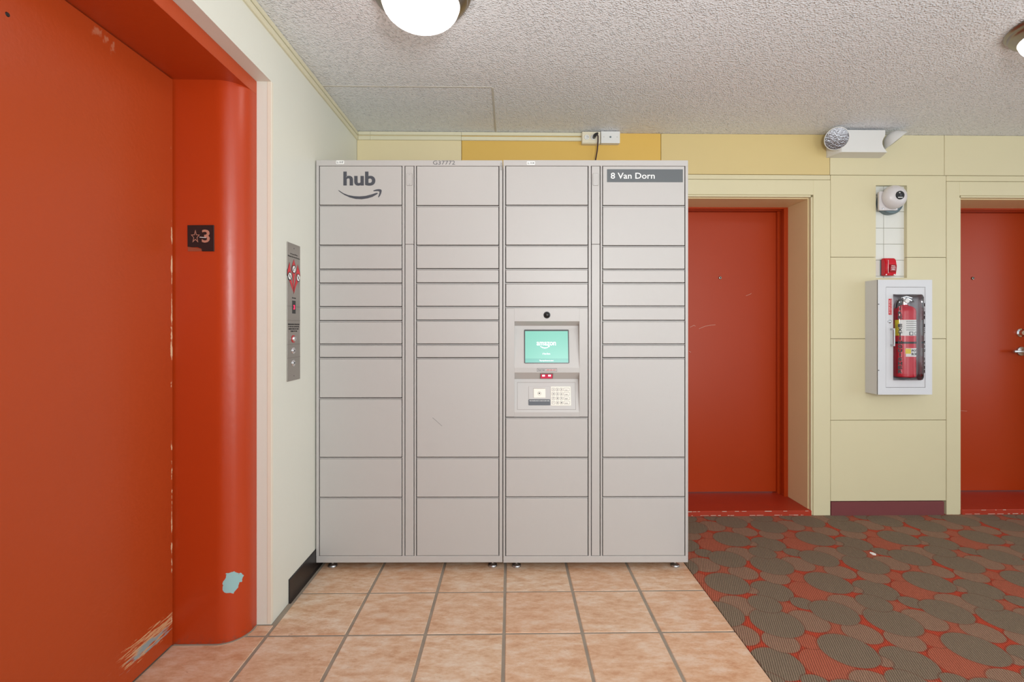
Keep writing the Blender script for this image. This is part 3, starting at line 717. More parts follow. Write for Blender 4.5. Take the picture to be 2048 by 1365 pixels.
for r_ in range(4):
    yc_ = 780.8 + r_ * 8.6
    for c_ in range(4):
        xc_ = 1107.3 + c_ * 7.9 if c_ < 3 else 1133.8
        hw = 3.0 if c_ < 3 else 6.2
        q0, q1, w0, w1 = f2(xc_ - hw), f2(xc_ + hw), onB(yc_ + 3.2), onB(yc_ - 3.2)
        prism('key_rim', 'locker_dark', rrect(q0, q1, w0, w1, 0.003, 3), -0.0030, -0.001, 'y', T, **kB)
        prism('key', 'key', rrect(q0 + 0.0012, q1 - 0.0012, w0 + 0.0012, w1 - 0.0012, 0.0024, 3), -0.0044, -0.001, 'y', T, **kB)
        ch = keys[r_][c_] if c_ < 3 else side[r_]
        text('key_lettering', 'ink', ch, (q0 + q1) / 2 - (0 if c_ < 3 else 0.002), onB(yc_ + (1.7 if ch != '*' else 0.6)), -0.0045, T, h=(3.4 if ch != '*' else 2.2) / SC if c_ < 3 else None, w=None if c_ < 3 else 0.014, size=0.01, bold=0.0002, res=2, **kB)

# ------------------------------------------------------------------ lift call panel on the left wall
ya_, za_ = on_x(572.9, 483.4, XL); yb_, zb_ = on_x(598.6, 492.5, XL); _, zlo = on_x(572.8, 764.2, XL)
PW = yb_ - ya_; PH = za_ - zlo
cp = empty('call_panel', (XL, ya_ + PW / 2, zlo), math.pi / 2)
thing(cp, 'tall narrow steel lift call panel with red flame warning on cream wall', 'control panel')
box('face_plate', 'steel', -PW / 2, PW / 2, -0.004, 0.0, 0, PH, cp, bev=0.0008)
def pz(py): return PH * (1 - (py - 484) / (764 - 484))     # along the near edge of the panel
def U(u): return u * PW / 2
yy = -0.0042
text('lettering', 'ink', 'In Case Of Fire', U(0), pz(507), yy, cp, w=PW * 0.55, h=PH * 0.010, size=0.01)
text('lettering', 'ink', 'Elevators Are Out Of Service', U(0), pz(512.5), yy, cp, w=PW * 0.92, h=PH * 0.010, size=0.01)
# flame sign: crop coordinates of the photographed panel (x -1..1, y along the plate)
fl = [[(-.02, 521), (.14, 533), (.24, 544), (.24, 553), (.06, 572), (-.04, 590), (-.02, 604), (-.16, 592), (-.20, 574), (-.30, 556), (-.34, 546), (-.22, 534)],
      [(-.68, 533), (-.58, 546), (-.46, 556), (-.44, 564), (-.52, 572), (-.40, 582), (-.16, 600), (-.06, 614), (-.30, 604), (-.72, 583), (-.96, 570), (-.96, 556), (-.84, 546)],
      [(.58, 533), (.72, 544), (.90, 553), (.94, 562), (.74, 576), (.30, 596), (-.02, 618), (.06, 600), (.24, 582), (.30, 566), (.38, 552), (.50, 542)]]
for f_ in fl:
    f_ = [(x, 516 + (y - 521) * 0.7216) for x, y in f_]
    cxm = sum(p[0] for p in f_) / len(f_); cym = sum(p[1] for p in f_) / len(f_)
    prism('flame_outline', 'ink', [(U(cxm + (x - cxm) * 1.16), pz(cym + (y - cym) * 1.04)) for x, y in f_], yy, -0.003, 'y', cp)
    prism('flame_sign', 'fire_red', [(U(x), pz(y)) for x, y in f_], yy - 0.0004, -0.003, 'y', cp)
for cx_, cy_ in ((-.04, 536), (-.68, 552), (.64, 551.5)):
    rr_ = PW * 0.125
    q = lathe('warning_disc', 'ink', [(0, 0.0054), (rr_ * 1.15, 0.0054), (rr_ * 1.15, 0.003)], (U(cx_), 0, pz(cy_)), '-y', 20, cp)
    lathe('disc_face', 'paper', [(0, 0.0058), (rr_ * 0.92, 0.0058), (rr_ * 0.92, 0.003)], (U(cx_), 0, pz(cy_)), '-y', 20, q)
    d_ = rr_ * 0.8
    bm = bmesh.new()
    if cx_ > -0.5 and cx_ < 0.5:
        add_prism(bm, [(U(cx_) - d_ * .7, pz(cy_) - d_ * .6), (U(cx_) - d_ * .1, pz(cy_) - d_ * .6), (U(cx_) - d_ * .1, pz(cy_)), (U(cx_) + d_ * .5, pz(cy_) + d_ * .5), (U(cx_) + d_ * .2, pz(cy_) + d_ * .7), (U(cx_) - d_ * .4, pz(cy_) + d_ * .1)], -0.0063, -0.0057)
    else:
        add_prism(bm, [(U(cx_) - d_ * .8, pz(cy_) + d_ * .7), (U(cx_) - d_ * .6, pz(cy_) + d_ * .85), (U(cx_) + d_ * .8, pz(cy_) - d_ * .7), (U(cx_) + d_ * .6, pz(cy_) - d_ * .85)], -0.0063, -0.0057)
        add_box(bm, U(cx_) - d_ * .3, U(cx_) + d_ * .3, -0.0061, -0.0057, pz(cy_) - d_ * .35, pz(cy_) + d_ * .35)
    finish('disc_mark', bm, 'ink', q)
text('lettering', 'ink', 'Use Exits', U(0), pz(596.5), yy, cp, w=PW * 0.28, h=PH * 0.011, size=0.01)
disp = box('floor_display', 'black', U(-.26), U(.22), -0.0052, -0.003, pz(627), pz(600.5), cp)
text('display_digit', 'led_red', '3', U(-.02), pz(618.5), -0.0054, disp, w=PW * 0.11, h=PH * 0.033, size=0.02, bold=0.0006)
for py_ in (612.5, 641, 690, 717):
    box('plate_joint', 'locker_dark', -PW / 2, PW / 2, -0.0042, -0.003, pz(py_) - 0.0006, pz(py_) + 0.0006, cp)
for k, s_ in enumerate(("FIREFIGHTERS OPERATION", "TO RECALL ELEVATORS", "INSERT FIRE KEY AND", "TURN TO ON")):
    text('lettering', 'ink', s_, U(-.04), pz(650.5 + k * 4.7), yy, cp, w=PW * (0.88, .84, .78, .5)[k], h=PH * 0.0098, size=0.01, bold=0.0001)
k_ = lathe('key_switch', 'fire_red', [(0.0, 0.004), (0.0165, 0.006), (0.0165, 0.004)], (U(-.1), 0, pz(679)), '-y', 24, cp)
lathe('key_barrel', 'chrome', [(0, 0.012), (0.009, 0.012), (0.0125, 0.007), (0.0125, 0.004)], (U(-.1), 0, pz(679)), '-y', 24, k_)
box('key_slot', 'ink', U(-.1) - 0.001, U(-.1) + 0.001, -0.0124, -0.011, pz(679) - 0.006, pz(679) + 0.006, k_)
for py_, dr_ in ((703, 1), (728.5, -1)):
    b3 = lathe('call_button', 'chrome', [(0, 0.010), (0.0095, 0.0095), (0.012, 0.007), (0.0145, 0.0065), (0.0155, 0.004)], (U(-.1), 0, pz(py_)), '-y', 24, cp)
    prism('arrow_mark', 'ink', [(U(-.1) - 0.005, pz(py_) - 0.004 * dr_), (U(-.1) + 0.005, pz(py_) - 0.004 * dr_), (U(-.1), pz(py_) + 0.005 * dr_)], -0.0106, -0.0095, 'y', b3)
for py_ in (491.5, 753): lathe('screw', 'ink_grey', [(0, 0.0048), (0.0026, 0.0046), (0.003, 0.003)], (U(0), 0, pz(py_) - 0.004), '-y', 10, cp)

# floor number sign on the lift jamb
sx0, sz1 = on_y(375.8, 450.5, Y_JAMB); sx1, sz0 = on_y(428.7, 503.2, Y_JAMB)
fs = empty('floor_number_sign', ((sx0 + sx1) / 2, Y_JAMB, sz0))
thing(fs, 'small black floor sign with star and 3 on the orange jamb', 'sign')
hw = (sx1 - sx0) / 2; hh = sz1 - sz0
def sg(px, py): return ((px - 402.25) / 26.45 * hw, (503.2 - py) / 52.7 * hh)
prism('sign_plate', 'sign_black', [sg(376, 451), sg(428.6, 450.5), sg(429, 503.2), sg(405, 503.2), sg(404, 498), (sg(396, 495)), sg(386, 495), sg(376.4, 494)], -0.004, 0.0, 'y', fs, bev=0.0006)
prism('glue_patch', 'glue', [sg(376, 494), sg(404, 498), sg(405, 503), sg(376, 503.2)], -0.0012, 0.0, 'y', fs)
st = []
cx_, cy_ = 392.3, 474.5
for k in range(10):
    r_ = 13.6 if k % 2 == 0 else 5.6
    a_ = math.radians(90 + 36 * k); st.append((cx_ + r_ * math.cos(a_) * 0.68, cy_ - r_ * math.sin(a_)))
bm = bmesh.new()
inn = [(cx_ + (x - cx_) * 0.78, cy_ + (y - cy_) * 0.78) for x, y in st]
for k in range(10): add_prism(bm, [sg(*st[k]), sg(*st[(k + 1) % 10]), sg(*inn[(k + 1) % 10]), sg(*inn[k])], -0.0055, -0.0038)
finish('star_outline', bm, 'bronze_ink', fs)
text('number', 'bronze_ink', '3', sg(413.2, 0)[0], sg(0, 486)[1], -0.004, fs, w=15.5 / 26.45 * hw, h=26 / 52.7 * hh, size=0.04, bold=0.0006, depth=0.0014)
sc_ = [sg(401, 475), sg(406, 475.5), sg(414, 476)]
scratch(fs, sc_, -0.0056, 'paper', 0.002).name = 'scratch_mark'

# ------------------------------------------------------------------ raceways along the ceiling edge
def raceway_x(z0, z1, x0, x1, seams, label):
    o = empty('cable_raceway', ((x0 + x1) / 2, YW, z0)); thing(o, label, 'raceway', 'cream cable raceways under the ceiling')
    ox = (x0 + x1) / 2; h_ = z1 - z0
    cuts = [x0] + seams + [x1]
    for a_, b_2 in zip(cuts, cuts[1:]):
        prism('raceway_cover', 'raceway', [(0, 0), (-0.008, 0.0), (-0.011, 0.003), (-0.011, h_ - 0.003), (-0.008, h_), (0, h_)], a_ - ox + 0.0006, b_2 - ox - 0.0006, 'x', o)
    return o
def raceway_y(z0, z1, y0, y1, label):
    o = empty('cable_raceway', (XL, (y0 + y1) / 2, z0)); thing(o, label, 'raceway', 'cream cable raceways under the ceiling')
    oy = (y0 + y1) / 2; h_ = z1 - z0
    cuts = [y0, y1 - 0.06, y1]
    for a_, b_2 in zip(cuts, cuts[1:]):
        prism('raceway_cover', 'raceway', [(0, 0), (0.008, 0), (0.011, 0.003), (0.011, h_ - 0.003), (0.008, h_), (0, h_)], a_ - oy + 0.0006, b_2 - oy - 0.0006, 'y', o)
    return o
xe = on_y(1163, 270, YW)[0]
zU1, zU0 = ZC - 0.002, on_y(800, 271.2, YW)[1]; zL1, zL0 = on_y(800, 273.2, YW)[1], on_y(800, 281, YW)[1]
raceway_x(zU0, zU1, XL + 0.012, xe, [-0.87, XO], 'upper cream cable raceway along the top of the back wall')
raceway_x(zL0, zL1, XL + 0.012, xe, [-0.87, XO], 'lower cream cable raceway along the top of the back wall')
raceway_y(zU0, zU1, -1.4, YW - 0.0005, 'upper cream cable raceway along the top of the left wall')
raceway_y(zL0, zL1, -1.4, YW - 0.0005, 'lower cream cable raceway along the top of the left wall')

# socket box, jack box, plug and cord
yo = YW - 0.038
ax0, az1 = on_y(1164, 263.2, yo); ax1, az0 = on_y(1201, 287, yo)
so = empty('socket_box', ((ax0 + ax1) / 2, YW, az0)); thing(so, 'ivory surface mounted socket box with black plug at ceiling edge', 'socket')
az1 = min(az1, ZC - 0.001); hw = (ax1 - ax0) / 2; hh = az1 - az0
box('back_box', 'ivory', -hw, hw, -0.033, 0.0, 0, hh, so, bev=0.002)
box('cover_plate', 'ivory', -hw + 0.002, hw - 0.001, -0.038, -0.033, 0.003, hh - 0.001, so, bev=0.001)
for k, xx in enumerate((-0.028, 0.012)):
    r_ = lathe('receptacle', 'white_plastic', [(0, 0.0405), (0.0148, 0.0405), (0.0162, 0.0385), (0.0162, 0.036)], (xx, 0, hh * 0.52), '-y', 24, so)
    if k == 0:
        boxes('socket_slots', 'ink', [(xx - 0.001, xx + 0.004, -0.0409, -0.0395, hh * .52 + .004, hh * .52 + .006), (xx - 0.001, xx + 0.003, -0.0409, -0.0395, hh * .52 - .0085, hh * .52 - .0065), (xx + 0.006, xx + 0.0095, -0.0409, -0.0395, hh * .52 - 0.002, hh * .52 + 0.002)], r_)
bx0, bz1 = on_y(1202, 262.6, yo); bx1, bz0 = on_y(1240, 286.6, yo)
jb = empty('jack_box', ((bx0 + bx1) / 2, YW, bz0)); thing(jb, 'white surface mounted data jack box right of the socket', 'jack box')
hw2 = (bx1 - bx0) / 2; hh2 = min(bz1, ZC - 0.001) - bz0
box('back_box', 'white_plastic', -hw2 + 0.001, hw2 - 0.001, -0.033, 0, 0.001, hh2 - 0.001, jb, bev=0.002)
box('cover_plate', 'white_plastic', -hw2, hw2, -0.038, -0.033, 0, hh2, jb, bev=0.0012)
lathe('jack', 'bluegrey', [(0, 0.042), (0.004, 0.043), (0.0055, 0.041), (0.006, 0.036)], (0, 0, hh2 * .52), '-y', 16, jb)
for s_ in (-1, 1): lathe('screw', 'satin', [(0, 0.0392), (0.0024, 0.039), (0.003, 0.037)], (s_ * 0.041, 0, hh2 * .52), '-y', 10, jb)
cx0, cz0 = on_y(1190, 272, yo - 0.02)
pc = empty('power_cord', (cx0, YW - 0.06, cz0)); thing(pc, 'dark power cord plugged into the socket and hanging behind the lockers', 'cord')
bm = bmesh.new()
add_prism(bm, [(-0.012, -0.009), (-0.003, -0.013), (0.006, -0.008), (0.008, 0.004), (0.019, 0.010), (0.016, 0.017), (0.005, 0.015), (-0.006, 0.009), (-0.012, 0.002)], -0.012, 0.018)
finish('plug', bm, 'black', pc)
bx_, bz_ = on_y(1191, 321, YW - 0.055)
tube('cord', 'brown_cord', [(0.013, -0.004, 0.010), (0.0185, -0.002, -0.004), (0.0185, 0, -0.03), (0.014, 0.004, -0.09), (bx_ - cx0, 0.005, bz_ - cz0), (bx_ - cx0 - 0.01, 0.006, bz_ - cz0 - 0.2), (bx_ - cx0 - 0.012, 0.004, bz_ - cz0 - 0.5), (bx_ - cx0 - 0.012, 0.002, -cz0 + 0.15)], 0.0042, pc)

# ------------------------------------------------------------------ ceiling lights
def ceiling_light(x, y, label):
    o = empty('ceiling_light', (x, y, ZC)); thing(o, label, 'ceiling light', 'round ceiling lights')
    lathe('metal_pan', 'nickel', [(0.180, 0.0), (0.182, -0.006), (0.176, -0.014), (0.172, -0.016), (0.171, -0.022), (0.166, -0.030), (0.160, -0.033), (0.146, -0.046), (0.141, -0.048), (0.138, -0.044), (0.138, -0.02)], n=64, parent=o)
    dome = [(0.139, -0.040)] + [(0.139 * math.cos(math.radians(a_)), -0.044 - 0.082 * math.sin(math.radians(a_))) for a_ in range(0, 90, 9)] + [(0, -0.126)]
    lathe('glass_dome', 'lamp_glass', dome, n=48, parent=o)
    return o
ceiling_light(-0.325, 1.80, 'lit round ceiling light nearest the lift, opal dome in nickel ring')
ceiling_light(2.225, 1.935, 'round ceiling light cut off by the right edge of the photo')

# ------------------------------------------------------------------ emergency light
ex0, ez0 = on_y(1652.5, 316, YW); ex1, _ = on_y(1760, 316, YW)
el = empty('emergency_light', ((ex0 + ex1) / 2, YW, ez0)); thing(el, 'white twin head emergency light high on the pale yellow wall', 'emergency light')
EH = ZC - 0.014 - ez0; dE = 0.105
hwE = (ex1 - ex0) / 2
# body: plan profile with scooped ends, lofted up
xl, xr = -hwE, hwE
emx = (ex0 + ex1) / 2
fl_, _ = on_y(1684, 305, YW - dE); fr2, _ = on_y(1775, 306, YW - dE)
plan = [(xl, 0.0), (xl, -0.012)]
for k in range(1, 7):
    a_ = k / 6; plan.append((xl + (fl_ - emx - xl) * a_, -0.012 - (dE - 0.012) * (1 - (1 - a_) ** 1.6)))
plan += [(fr2 - emx - 0.002, -dE), (fr2 - emx, -dE + 0.008), (xr, 0.0)]
bm = bmesh.new(); lev = []
for k in range(9):
    t_ = k / 8; cut = 0.030 * math.sin(math.pi * min(1, t_ * 1.15)) ** 1.0 if t_ < 0.87 else 0.012
    pl = plan[:-3] + [(plan[-3][0] - cut, plan[-3][1]), (plan[-2][0] - cut, plan[-2][1]), (plan[-1][0] - cut * 1.6 - 0.02 * t_, plan[-1][1])]
    lev.append([bm.verts.new((u, v, EH * t_)) for u, v in pl])
for A_, B_ in zip(lev, lev[1:]):
    for k in range(len(A_)): bm.faces.new((A_[k], A_[(k + 1) % len(A_)], B_[(k + 1) % len(A_)], B_[k]))
bm.faces.new(lev[0]); bm.faces.new(lev[-1])
finish('housing', bm, 'white_plastic', el, smooth=False)
def lamp_head(loc, direction, r_):
    q_ = Vector(direction).to_track_quat('Z', 'Y').to_euler()
    o_ = lathe('lamp_head', 'white_plastic', [(0, -0.055), (0.022, -0.052), (0.042, -0.04), (0.056, -0.02), (r_, 0.0), (r_ + 0.001, 0.004), (r_ - 0.003, 0.005)], n=36, parent=el, loc=loc, rot=q_)
    lathe('lamp_lens', 'lens', [(0, 0.010), (r_ * .5, 0.0085), (r_ - 0.004, 0.003), (r_ - 0.003, 0.0)], n=36, parent=o_)
    return o_
lx, lz = on_y(1673, 277.5, YW - 0.11)
lamp_head((lx - (ex0 + ex1) / 2, -0.112, lz - ez0), (-0.42, -0.85, -0.42), 0.066)
lx, lz = on_y(1790, 281, YW - 0.085)
lamp_head((lx - (ex0 + ex1) / 2, -0.085, lz - ez0), (0.62, -0.17, -0.77), 0.068)

# ------------------------------------------------------------------ alarm bell in the cut-out
YT = YB - 0.006
bx_, bz_ = on_y(1775.5, 407, YT)
ab = empty('alarm_bell', (bx_, YT, bz_)); thing(ab, 'off white round alarm bell with black centre disc above the red pull station', 'alarm bell')
lathe('back_box', 'bluegrey', [(0, 0.036), (0.072, 0.036), (0.077, 0.03), (0.077, 0.0)], axis='-y', n=40, parent=ab)
lathe('box_rim', 'bluegrey', [(0.067, 0.0365), (0.0675, 0.039), (0.0715, 0.039), (0.0725, 0.0355)], axis='-y', n=40, parent=ab)
gx, gz = on_y(1788.5, 394.5, YT - 0.06); gx -= bx_; gz -= bz_
prism('mounting_plate', 'bell', rrect(gx - 0.088, gx + 0.030, gz - 0.080, gz + 0.038, 0.008), -0.050, -0.037, 'y', ab)
lathe('gong', 'bell', [(0.071, 0.050), (0.074, 0.053), (0.074, 0.060), (0.071, 0.073), (0.063, 0.086), (0.050, 0.097), (0.034, 0.104), (0.0, 0.107)], (gx, 0, gz), '-y', 48, ab)
dc = lathe('centre_disc', 'ink', [(0, 0.1098), (0.026, 0.1088), (0.027, 0.103)], (gx, 0, gz), '-y', 28, ab)
boxes('disc_print', 'paper', [(gx - 0.009, gx - 0.001, -0.1104, -0.109, gz + 0.012, gz + 0.0165), (gx - 0.015, gx + 0.014, -0.1104, -0.1085, gz - 0.0165, gz - 0.0125)], dc)
lathe('centre_screw', 'charcoal', [(0, 0.113), (0.006, 0.1125), (0.0075, 0.109)], (gx, 0, gz), '-y', 12, dc)
for px_, pz_ in ((gx - 0.066, gz - 0.069), (gx + 0.02, gz - 0.069)): lathe('screw', 'chrome', [(0, 0.054), (0.0045, 0.053), (0.005, 0.05)], (px_, 0, pz_), '-y', 10, ab)

# ------------------------------------------------------------------ red pull station
sx0, sz1 = on_y(1771, 516, YT - 0.045); sx1, sz0 = on_y(1794.5, 551, YT - 0.045)
ps = empty('fire_pull_station', ((sx0 + sx1) / 2, YT, sz0)); thing(ps, 'red fire alarm pull station below the bell', 'pull station')
hw = (sx1 - sx0) / 2; hh = sz1 - sz0
box('back_plate', 'bluegrey', -hw - 0.002, hw - 0.006, -0.006, 0, 0.002, hh - 0.006, ps, bev=0.001)
prof = [(-0.006, 0.0), (-0.034, 0.0), (-0.042, 0.012), (-0.048, hh * 0.55), (-0.040, hh - 0.012), (-0.03, hh), (-0.006, hh)]
bm = bmesh.new(); add_prism(bm, prof, -hw, hw - 0.002, 'x')
bmesh.ops.recalc_face_normals(bm, faces=bm.faces[:]); bmesh.ops.bevel(bm, geom=bm.edges[:], offset=0.004, segments=2, affect='EDGES')
hsg = finish('housing', bm, 'fire_red', ps, smooth=True)
prism('pull_handle', 'fire_dark', [(-0.044, 0.02), (-0.054, 0.024), (-0.058, hh * 0.50), (-0.050, hh * 0.62), (-0.044, hh * 0.62)], -hw + 0.022, hw - 0.012, 'x', ps, bev=0.001)
for k, (s_, ww) in enumerate((('PULL', .024), ('IN CASE OF', .026), ('FIRE', .022))):
    text('lettering', 'paper', s_, 0.004, hh * 0.49 - k * 0.011, -0.0575 + 0.0006 * k, ps, w=ww, h=0.0075, size=0.01, bold=0.0002)
for xx in (-hw + 0.010, hw - 0.014): lathe('screw', 'chrome', [(0, 0.040), (0.004, 0.039), (0.005, 0.034)], (xx, 0, 0.006), '-y', 12, ps)
bm = bmesh.new(); add_box(bm, -hw + 0.012, -hw + 0.0145, -0.0525, -0.044, 0.012, hh - 0.014, bev=0.001); finish('glass_rod', bm, 'chrome', ps)

# ------------------------------------------------------------------ extinguisher cabinet and extinguisher
dC = 0.105; YC = YW - dC
qx0, qz1 = on_y(1755, 560, YC); qx1, qz0 = on_y(1863.3, 789.5, YC)
ec = empty('extinguisher_cabinet', ((qx0 + qx1) / 2, YW, qz0)); thing(ec, 'white wall cabinet with clear bubble window holding a fire extinguisher', 'cabinet')
ox = (qx0 + qx1) / 2
hw = (qx1 - qx0) / 2; hh = qz1 - qz0; t_ = 0.006
def CX(px, d=dC): return on_y(px, 680, YW - d)[0] - ox
def CZ(py, d=dC): return on_y(1800, py, YW - d)[1] - qz0
dx0, dx1, dz1, dz0 = CX(1771.3), CX(1849), CZ(575.3), CZ(775)
wx0, wx1, wz1, wz0 = CX(1785.5), CX(1842.5), CZ(589), CZ(761)
bm = bmesh.new()
add_box(bm, -hw, -hw + t_, -dC, 0, 0, hh); add_box(bm, hw - t_, hw, -dC, 0, 0, hh); add_box(bm, -hw + t_, hw - t_, -dC, 0, 0, t_); add_box(bm, -hw + t_, hw - t_, -dC, 0, hh - t_, hh)
finish('box_shell', bm, 'white', ec)
box('box_back', 'cab_inner', -hw + t_, hw - t_, -0.004, -0.0005, t_, hh - t_, ec)
boxes('inner_liner', 'cab_inner', [(wx1 + 0.012, wx1 + 0.016, -dC + 0.012, -0.004, t_, hh - t_), (-hw + t_, -hw + t_ + 0.003, -dC + 0.012, -0.004, t_, hh - t_)], ec)
def ring_boxes(X0, X1, Z0, Z1, x0, x1, z0, z1, ya, yb):
    return [(X0, x0, ya, yb, Z0, Z1), (x1, X1, ya, yb, Z0, Z1), (x0, x1, ya, yb, Z0, z0), (x0, x1, ya, yb, z1, Z1)]
boxes('face_frame', 'white', ring_boxes(-hw, hw, 0, hh, dx0 - 0.002, dx1 + 0.002, dz0 - 0.002, dz1 + 0.002, -dC - 0.004, -dC + 0.004), ec)
dr_ = boxes('cabinet_door', 'white', ring_boxes(dx0, dx1, dz0, dz1, wx0, wx1, wz0, wz1, -dC - 0.003, -dC + 0.006), ec)
# piano hinge
bm = bmesh.new()
for k in range(46):
    z_ = dz0 + (dz1 - dz0) * k / 46; add_box(bm, dx1 - 0.001, dx1 + 0.004, -dC - 0.008, -dC - 0.002, z_, z_ + (dz1 - dz0) / 46 * 0.72)
q = finish('hinge', bm, 'white', dr_)
q['kind'] = 'stuff'
# bubble window
arc = []
for k in range(17):
    a_ = math.pi * k / 16; e_ = 0.62
    cx_ = math.copysign(abs(math.cos(a_)) ** e_, math.cos(a_)); sy_ = abs(math.sin(a_)) ** e_
    arc.append(((wx0 + wx1) / 2 - cx_ * (wx1 - wx0) / 2, -dC - 0.002 - 0.044 * sy_))
bm = bmesh.new()
rows = []
for z_, s_ in ((wz0, 0.0), (wz0 + 0.004, 0.6), (wz0 + 0.02, 0.95), (wz0 + 0.045, 1.0), (wz1 - 0.045, 1.0), (wz1 - 0.02, 0.95), (wz1 - 0.004, 0.6), (wz1, 0.0)):
    rows.append([bm.verts.new((x, -dC - 0.002 + (y + dC + 0.002) * s_, z_)) for x, y in arc])
for A_, B_ in zip(rows, rows[1:]):
    for k in range(16): bm.faces.new((A_[k], A_[k + 1], B_[k + 1], B_[k]))
bmesh.ops.recalc_face_normals(bm, faces=bm.faces[:])
finish('bubble_window', bm, 'glass', dr_, smooth=True)
def arc_at(u):
    u = u * 16; i = min(15, int(u)); f = u - i
    a_, b2_ = Vector(arc[i]), Vector(arc[i + 1]); p_ = a_ + (b2_ - a_) * f; tg = (b2_ - a_).normalized()
    return p_, tg
letters = 'FIRE EXTINGUISHER'
zt0, zt1 = on_y(1795, 606, YC - 0.03)[1] - qz0, on_y(1795, 748, YC - 0.03)[1] - qz0
for u0, mir, nm in ((0.24, 1, 'left'), (0.905, 1, 'right')):
    p_, tg = arc_at(u0); nrm = Vector((tg.y, -tg.x)); 
    if nrm.y > 0: nrm = -nrm
    ang = math.atan2(tg.y, tg.x)
    hdr = empty('window_lettering', (p_.x + nrm.x * 0.0012, p_.y + nrm.y * 0.0012, 0)); hdr.parent = dr_; hdr.rotation_euler = (0, 0, ang)
    bm = bmesh.new(); hL = (zt0 - zt1) / len(letters)
    for k, chh in enumerate(letters):
        if chh == ' ': continue
        o_ = text('tmp', 'ink', chh, 0, zt0 - (k + 1) * hL + hL * .12, 0.0002, None, w=0.021 if chh != 'I' else 0.007, h=hL * 0.82, size=0.02, bold=0.0012, res=2)
        bm.from_mesh(o_.data); me_ = o_.data; bpy.data.objects.remove(o_); bpy.data.meshes.remove(me_)
    me = bpy.data.meshes.new('window_lettering'); bm.to_mesh(me); bm.free(); me.materials.append(M['ink'])
    bpy.data.objects.remove(hdr)
    link('window_lettering', me, dr_, (p_.x + nrm.x * 0.0012, p_.y + nrm.y * 0.0012, 0), (0, 0, ang))
lb = prism('red_label', 'fire_red', rrect(CX(1776.2), CX(1783), CZ(630), CZ(598), 0.002), -dC - 0.0036, -dC - 0.002, 'y', dr_)
text('red_label_lettering', 'paper', 'IN CASE OF FIRE', CX(1778.9), (CZ(630) + CZ(598)) / 2, -dC - 0.0037, dr_, w=0.08, h=0.0045, size=0.01, up90=True, bold=0.0002)
text('red_label_lettering', 'paper', 'PULL HARD ON HANDLE', CX(1782.1), (CZ(630) + CZ(598)) / 2, -dC - 0.0037, dr_, w=0.09, h=0.0045, size=0.01, up90=True, bold=0.0002)
lathe('lock', 'chrome', [(0, 0.010), (0.005, 0.010), (0.0055, 0.008), (0.010, 0.007), (0.012, 0.002)], (CX(1778.2), -dC, CZ(643.5)), '-y', 20, dr_)
hx_ = CX(1781.5)
hb = boxes('pull_handle', 'satin', [(hx_ - 0.006, hx_ + 0.003, -dC - 0.028, -dC - 0.003, CZ(660.5), CZ(657)), (hx_ - 0.006, hx_ + 0.003, -dC - 0.028, -dC - 0.003, CZ(692.5), CZ(689)), (hx_ - 0.0035, hx_ + 0.004, -dC - 0.030, -dC - 0.026, CZ(692.5), CZ(657))], dr_, bev=0.001)
for py_ in (609, 741): lathe('screw', 'ink_grey', [(0, 0.0025), (0.003, 0.002), (0.0034, 0)], n=8, axis='-y', parent=ec, loc=(-hw + 0.004, -dC - 0.004, CZ(py_)))

yE = YW - 0.066
fx0, _ = on_y(1787, 680, yE); fx1, _ = on_y(1828.5, 680, yE); fr_ = min(0.060, (fx1 - fx0) / 2)
_, fz0 = on_y(1807, 754, yE); _, fzs = on_y(1807, 614, yE); _, fzt = on_y(1807, 596, yE)
fe = empty('fire_extinguisher', ((fx0 + fx1) / 2, yE, fz0)); thing(fe, 'red fire extinguisher standing inside the white wall cabinet', 'fire extinguisher')
H_ = fzs - fz0
lathe('cylinder', 'ext_red', [(0, 0), (fr_ - 0.006, 0), (fr_, 0.006), (fr_, H_ - 0.03), (fr_ * 0.93, H_ - 0.012), (fr_ * 0.7, H_), (0.022, H_ + 0.008), (0.018, H_ + 0.016)], n=40, parent=fe)
vb = lathe('valve', 'chrome', [(0.020, H_ + 0.012), (0.020, H_ + 0.03), (0.013, H_ + 0.034), (0.013, H_ + 0.055), (0, H_ + 0.055)], n=20, parent=fe)
lathe('gauge', 'paper', [(0, 0.026), (0.013, 0.026), (0.015, 0.022), (0.015, 0.012)], (0.002, 0, H_ + 0.036), '-y', 20, fe)
prism('carry_handle', 'chrome', [(-0.020, H_ + 0.036), (0.015, H_ + 0.046), (0.058, H_ + 0.026), (0.060, H_ + 0.034), (0.016, H_ + 0.056), (-0.020, H_ + 0.046)], -0.010, 0.010, 'y', fe, bev=0.001)
prism('squeeze_lever', 'chrome', [(-0.022, H_ + 0.052), (0.012, H_ + 0.060), (0.055, H_ + 0.048), (0.057, H_ + 0.054), (0.012, H_ + 0.067), (-0.022, H_ + 0.060)], -0.009, 0.009, 'y', fe, bev=0.001)
tube('hose', 'black', [(-0.014, -0.005, H_ + 0.04), (-0.034, -0.006, H_ + 0.042), (-0.046, -0.006, H_ + 0.02), (-0.049, -0.004, H_ - 0.02)], 0.006, fe)
def zx(py): return on_y(1807, py, yE - fr_)[1] - fz0
def band(name, m, z0, z1, a0, a1, r=0.0008, par=fe):
    bm = bmesh.new(); n_ = 20; A_ = []; B_ = []
    for k in range(n_ + 1):
        a_ = math.radians(a0 + (a1 - a0) * k / n_); x_, y_ = (fr_ + r) * math.sin(a_), -(fr_ + r) * math.cos(a_)
        A_.append(bm.verts.new((x_, y_, z0))); B_.append(bm.verts.new((x_, y_, z1)))
    for k in range(n_): bm.faces.new((A_[k], A_[k + 1], B_[k + 1], B_[k]))
    return finish(name, bm, m, par, smooth=True)
L1 = band('instruction_label', 'paper', zx(672), zx(640), -60, 85)
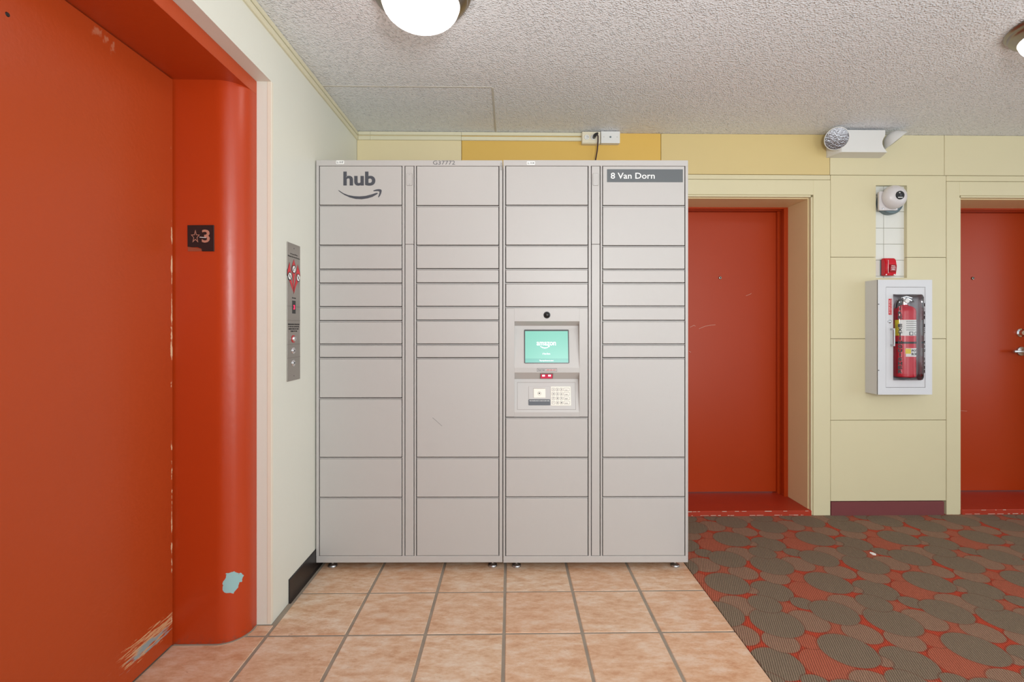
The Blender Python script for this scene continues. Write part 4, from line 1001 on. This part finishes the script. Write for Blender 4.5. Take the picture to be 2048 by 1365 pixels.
band('instruction_label', 'yellow_label', zx(672), zx(640), -86, -60)
band('strap', 'black', zx(688), zx(684), -90, 90, 0.0015)
band('maker_label', 'paper', zx(714), zx(697), -30, 80)
band('maker_label', 'yellow_label', zx(708), zx(698), -32, -5, 0.0011)
def curved_text(body, z0, z1, a0, a1, m='ink', bold=0.0):
    o_ = text('label_lettering', m, body, 0, z0, 0, fe, w=1.0, h=(z1 - z0), size=0.02, align='LEFT', bold=bold, depth=0.0)
    for v in o_.data.vertices:
        a_ = math.radians(a0 + (a1 - a0) * v.co.x); v.co = ((fr_ + 0.0018) * math.sin(a_), -(fr_ + 0.0018) * math.cos(a_), v.co.z)
    return o_
curved_text('POTTER', zx(704.6), zx(699.5), -2, 74, bold=0.0006)
curved_text('ROEMER', zx(711.2), zx(706.2), -2, 74, bold=0.0006)
bm = bmesh.new()
for k, zc_ in enumerate((643, 647, 651.5, 656, 660.5)):
    for a0, a1 in ((-28, 34),) if k else ((-28, 70),):
        for q_ in range(10):
            aa, bb = math.radians(a0 + (a1 - a0) * q_ / 10), math.radians(a0 + (a1 - a0) * (q_ + 0.8) / 10)
            r2 = fr_ + 0.0015
            vs = [bm.verts.new((r2 * math.sin(t2), -r2 * math.cos(t2), z2)) for t2, z2 in ((aa, zx(zc_ + .5)), (bb, zx(zc_ + .5)), (bb, zx(zc_ - .5)), (aa, zx(zc_ - .5)))]
            bm.faces.new(vs)
finish('label_print', bm, 'ink', fe)
for a0, a1 in ((-14, 8), (18, 36), (44, 62)):
    band('pictogram', 'ink', zx(671), zx(664), a0, a1, 0.0015); band('pictogram', 'paper', zx(670), zx(665), a0 + 4, a1 - 4, 0.0019)

# small white scrap on the carpet
sx_, sy_ = on_z(1746, 1108.5, 0.002)
sc2 = prism('paper_scrap', 'paper', [(-0.011, -0.012), (0.004, -0.016), (0.012, -0.006), (0.009, 0.010), (-0.003, 0.017), (-0.012, 0.008)], 0.0, 0.003, 'z', None, loc=(sx_, sy_, 0.0015))
thing(sc2, 'tiny white paper scrap lying on the spotted carpet', 'litter')
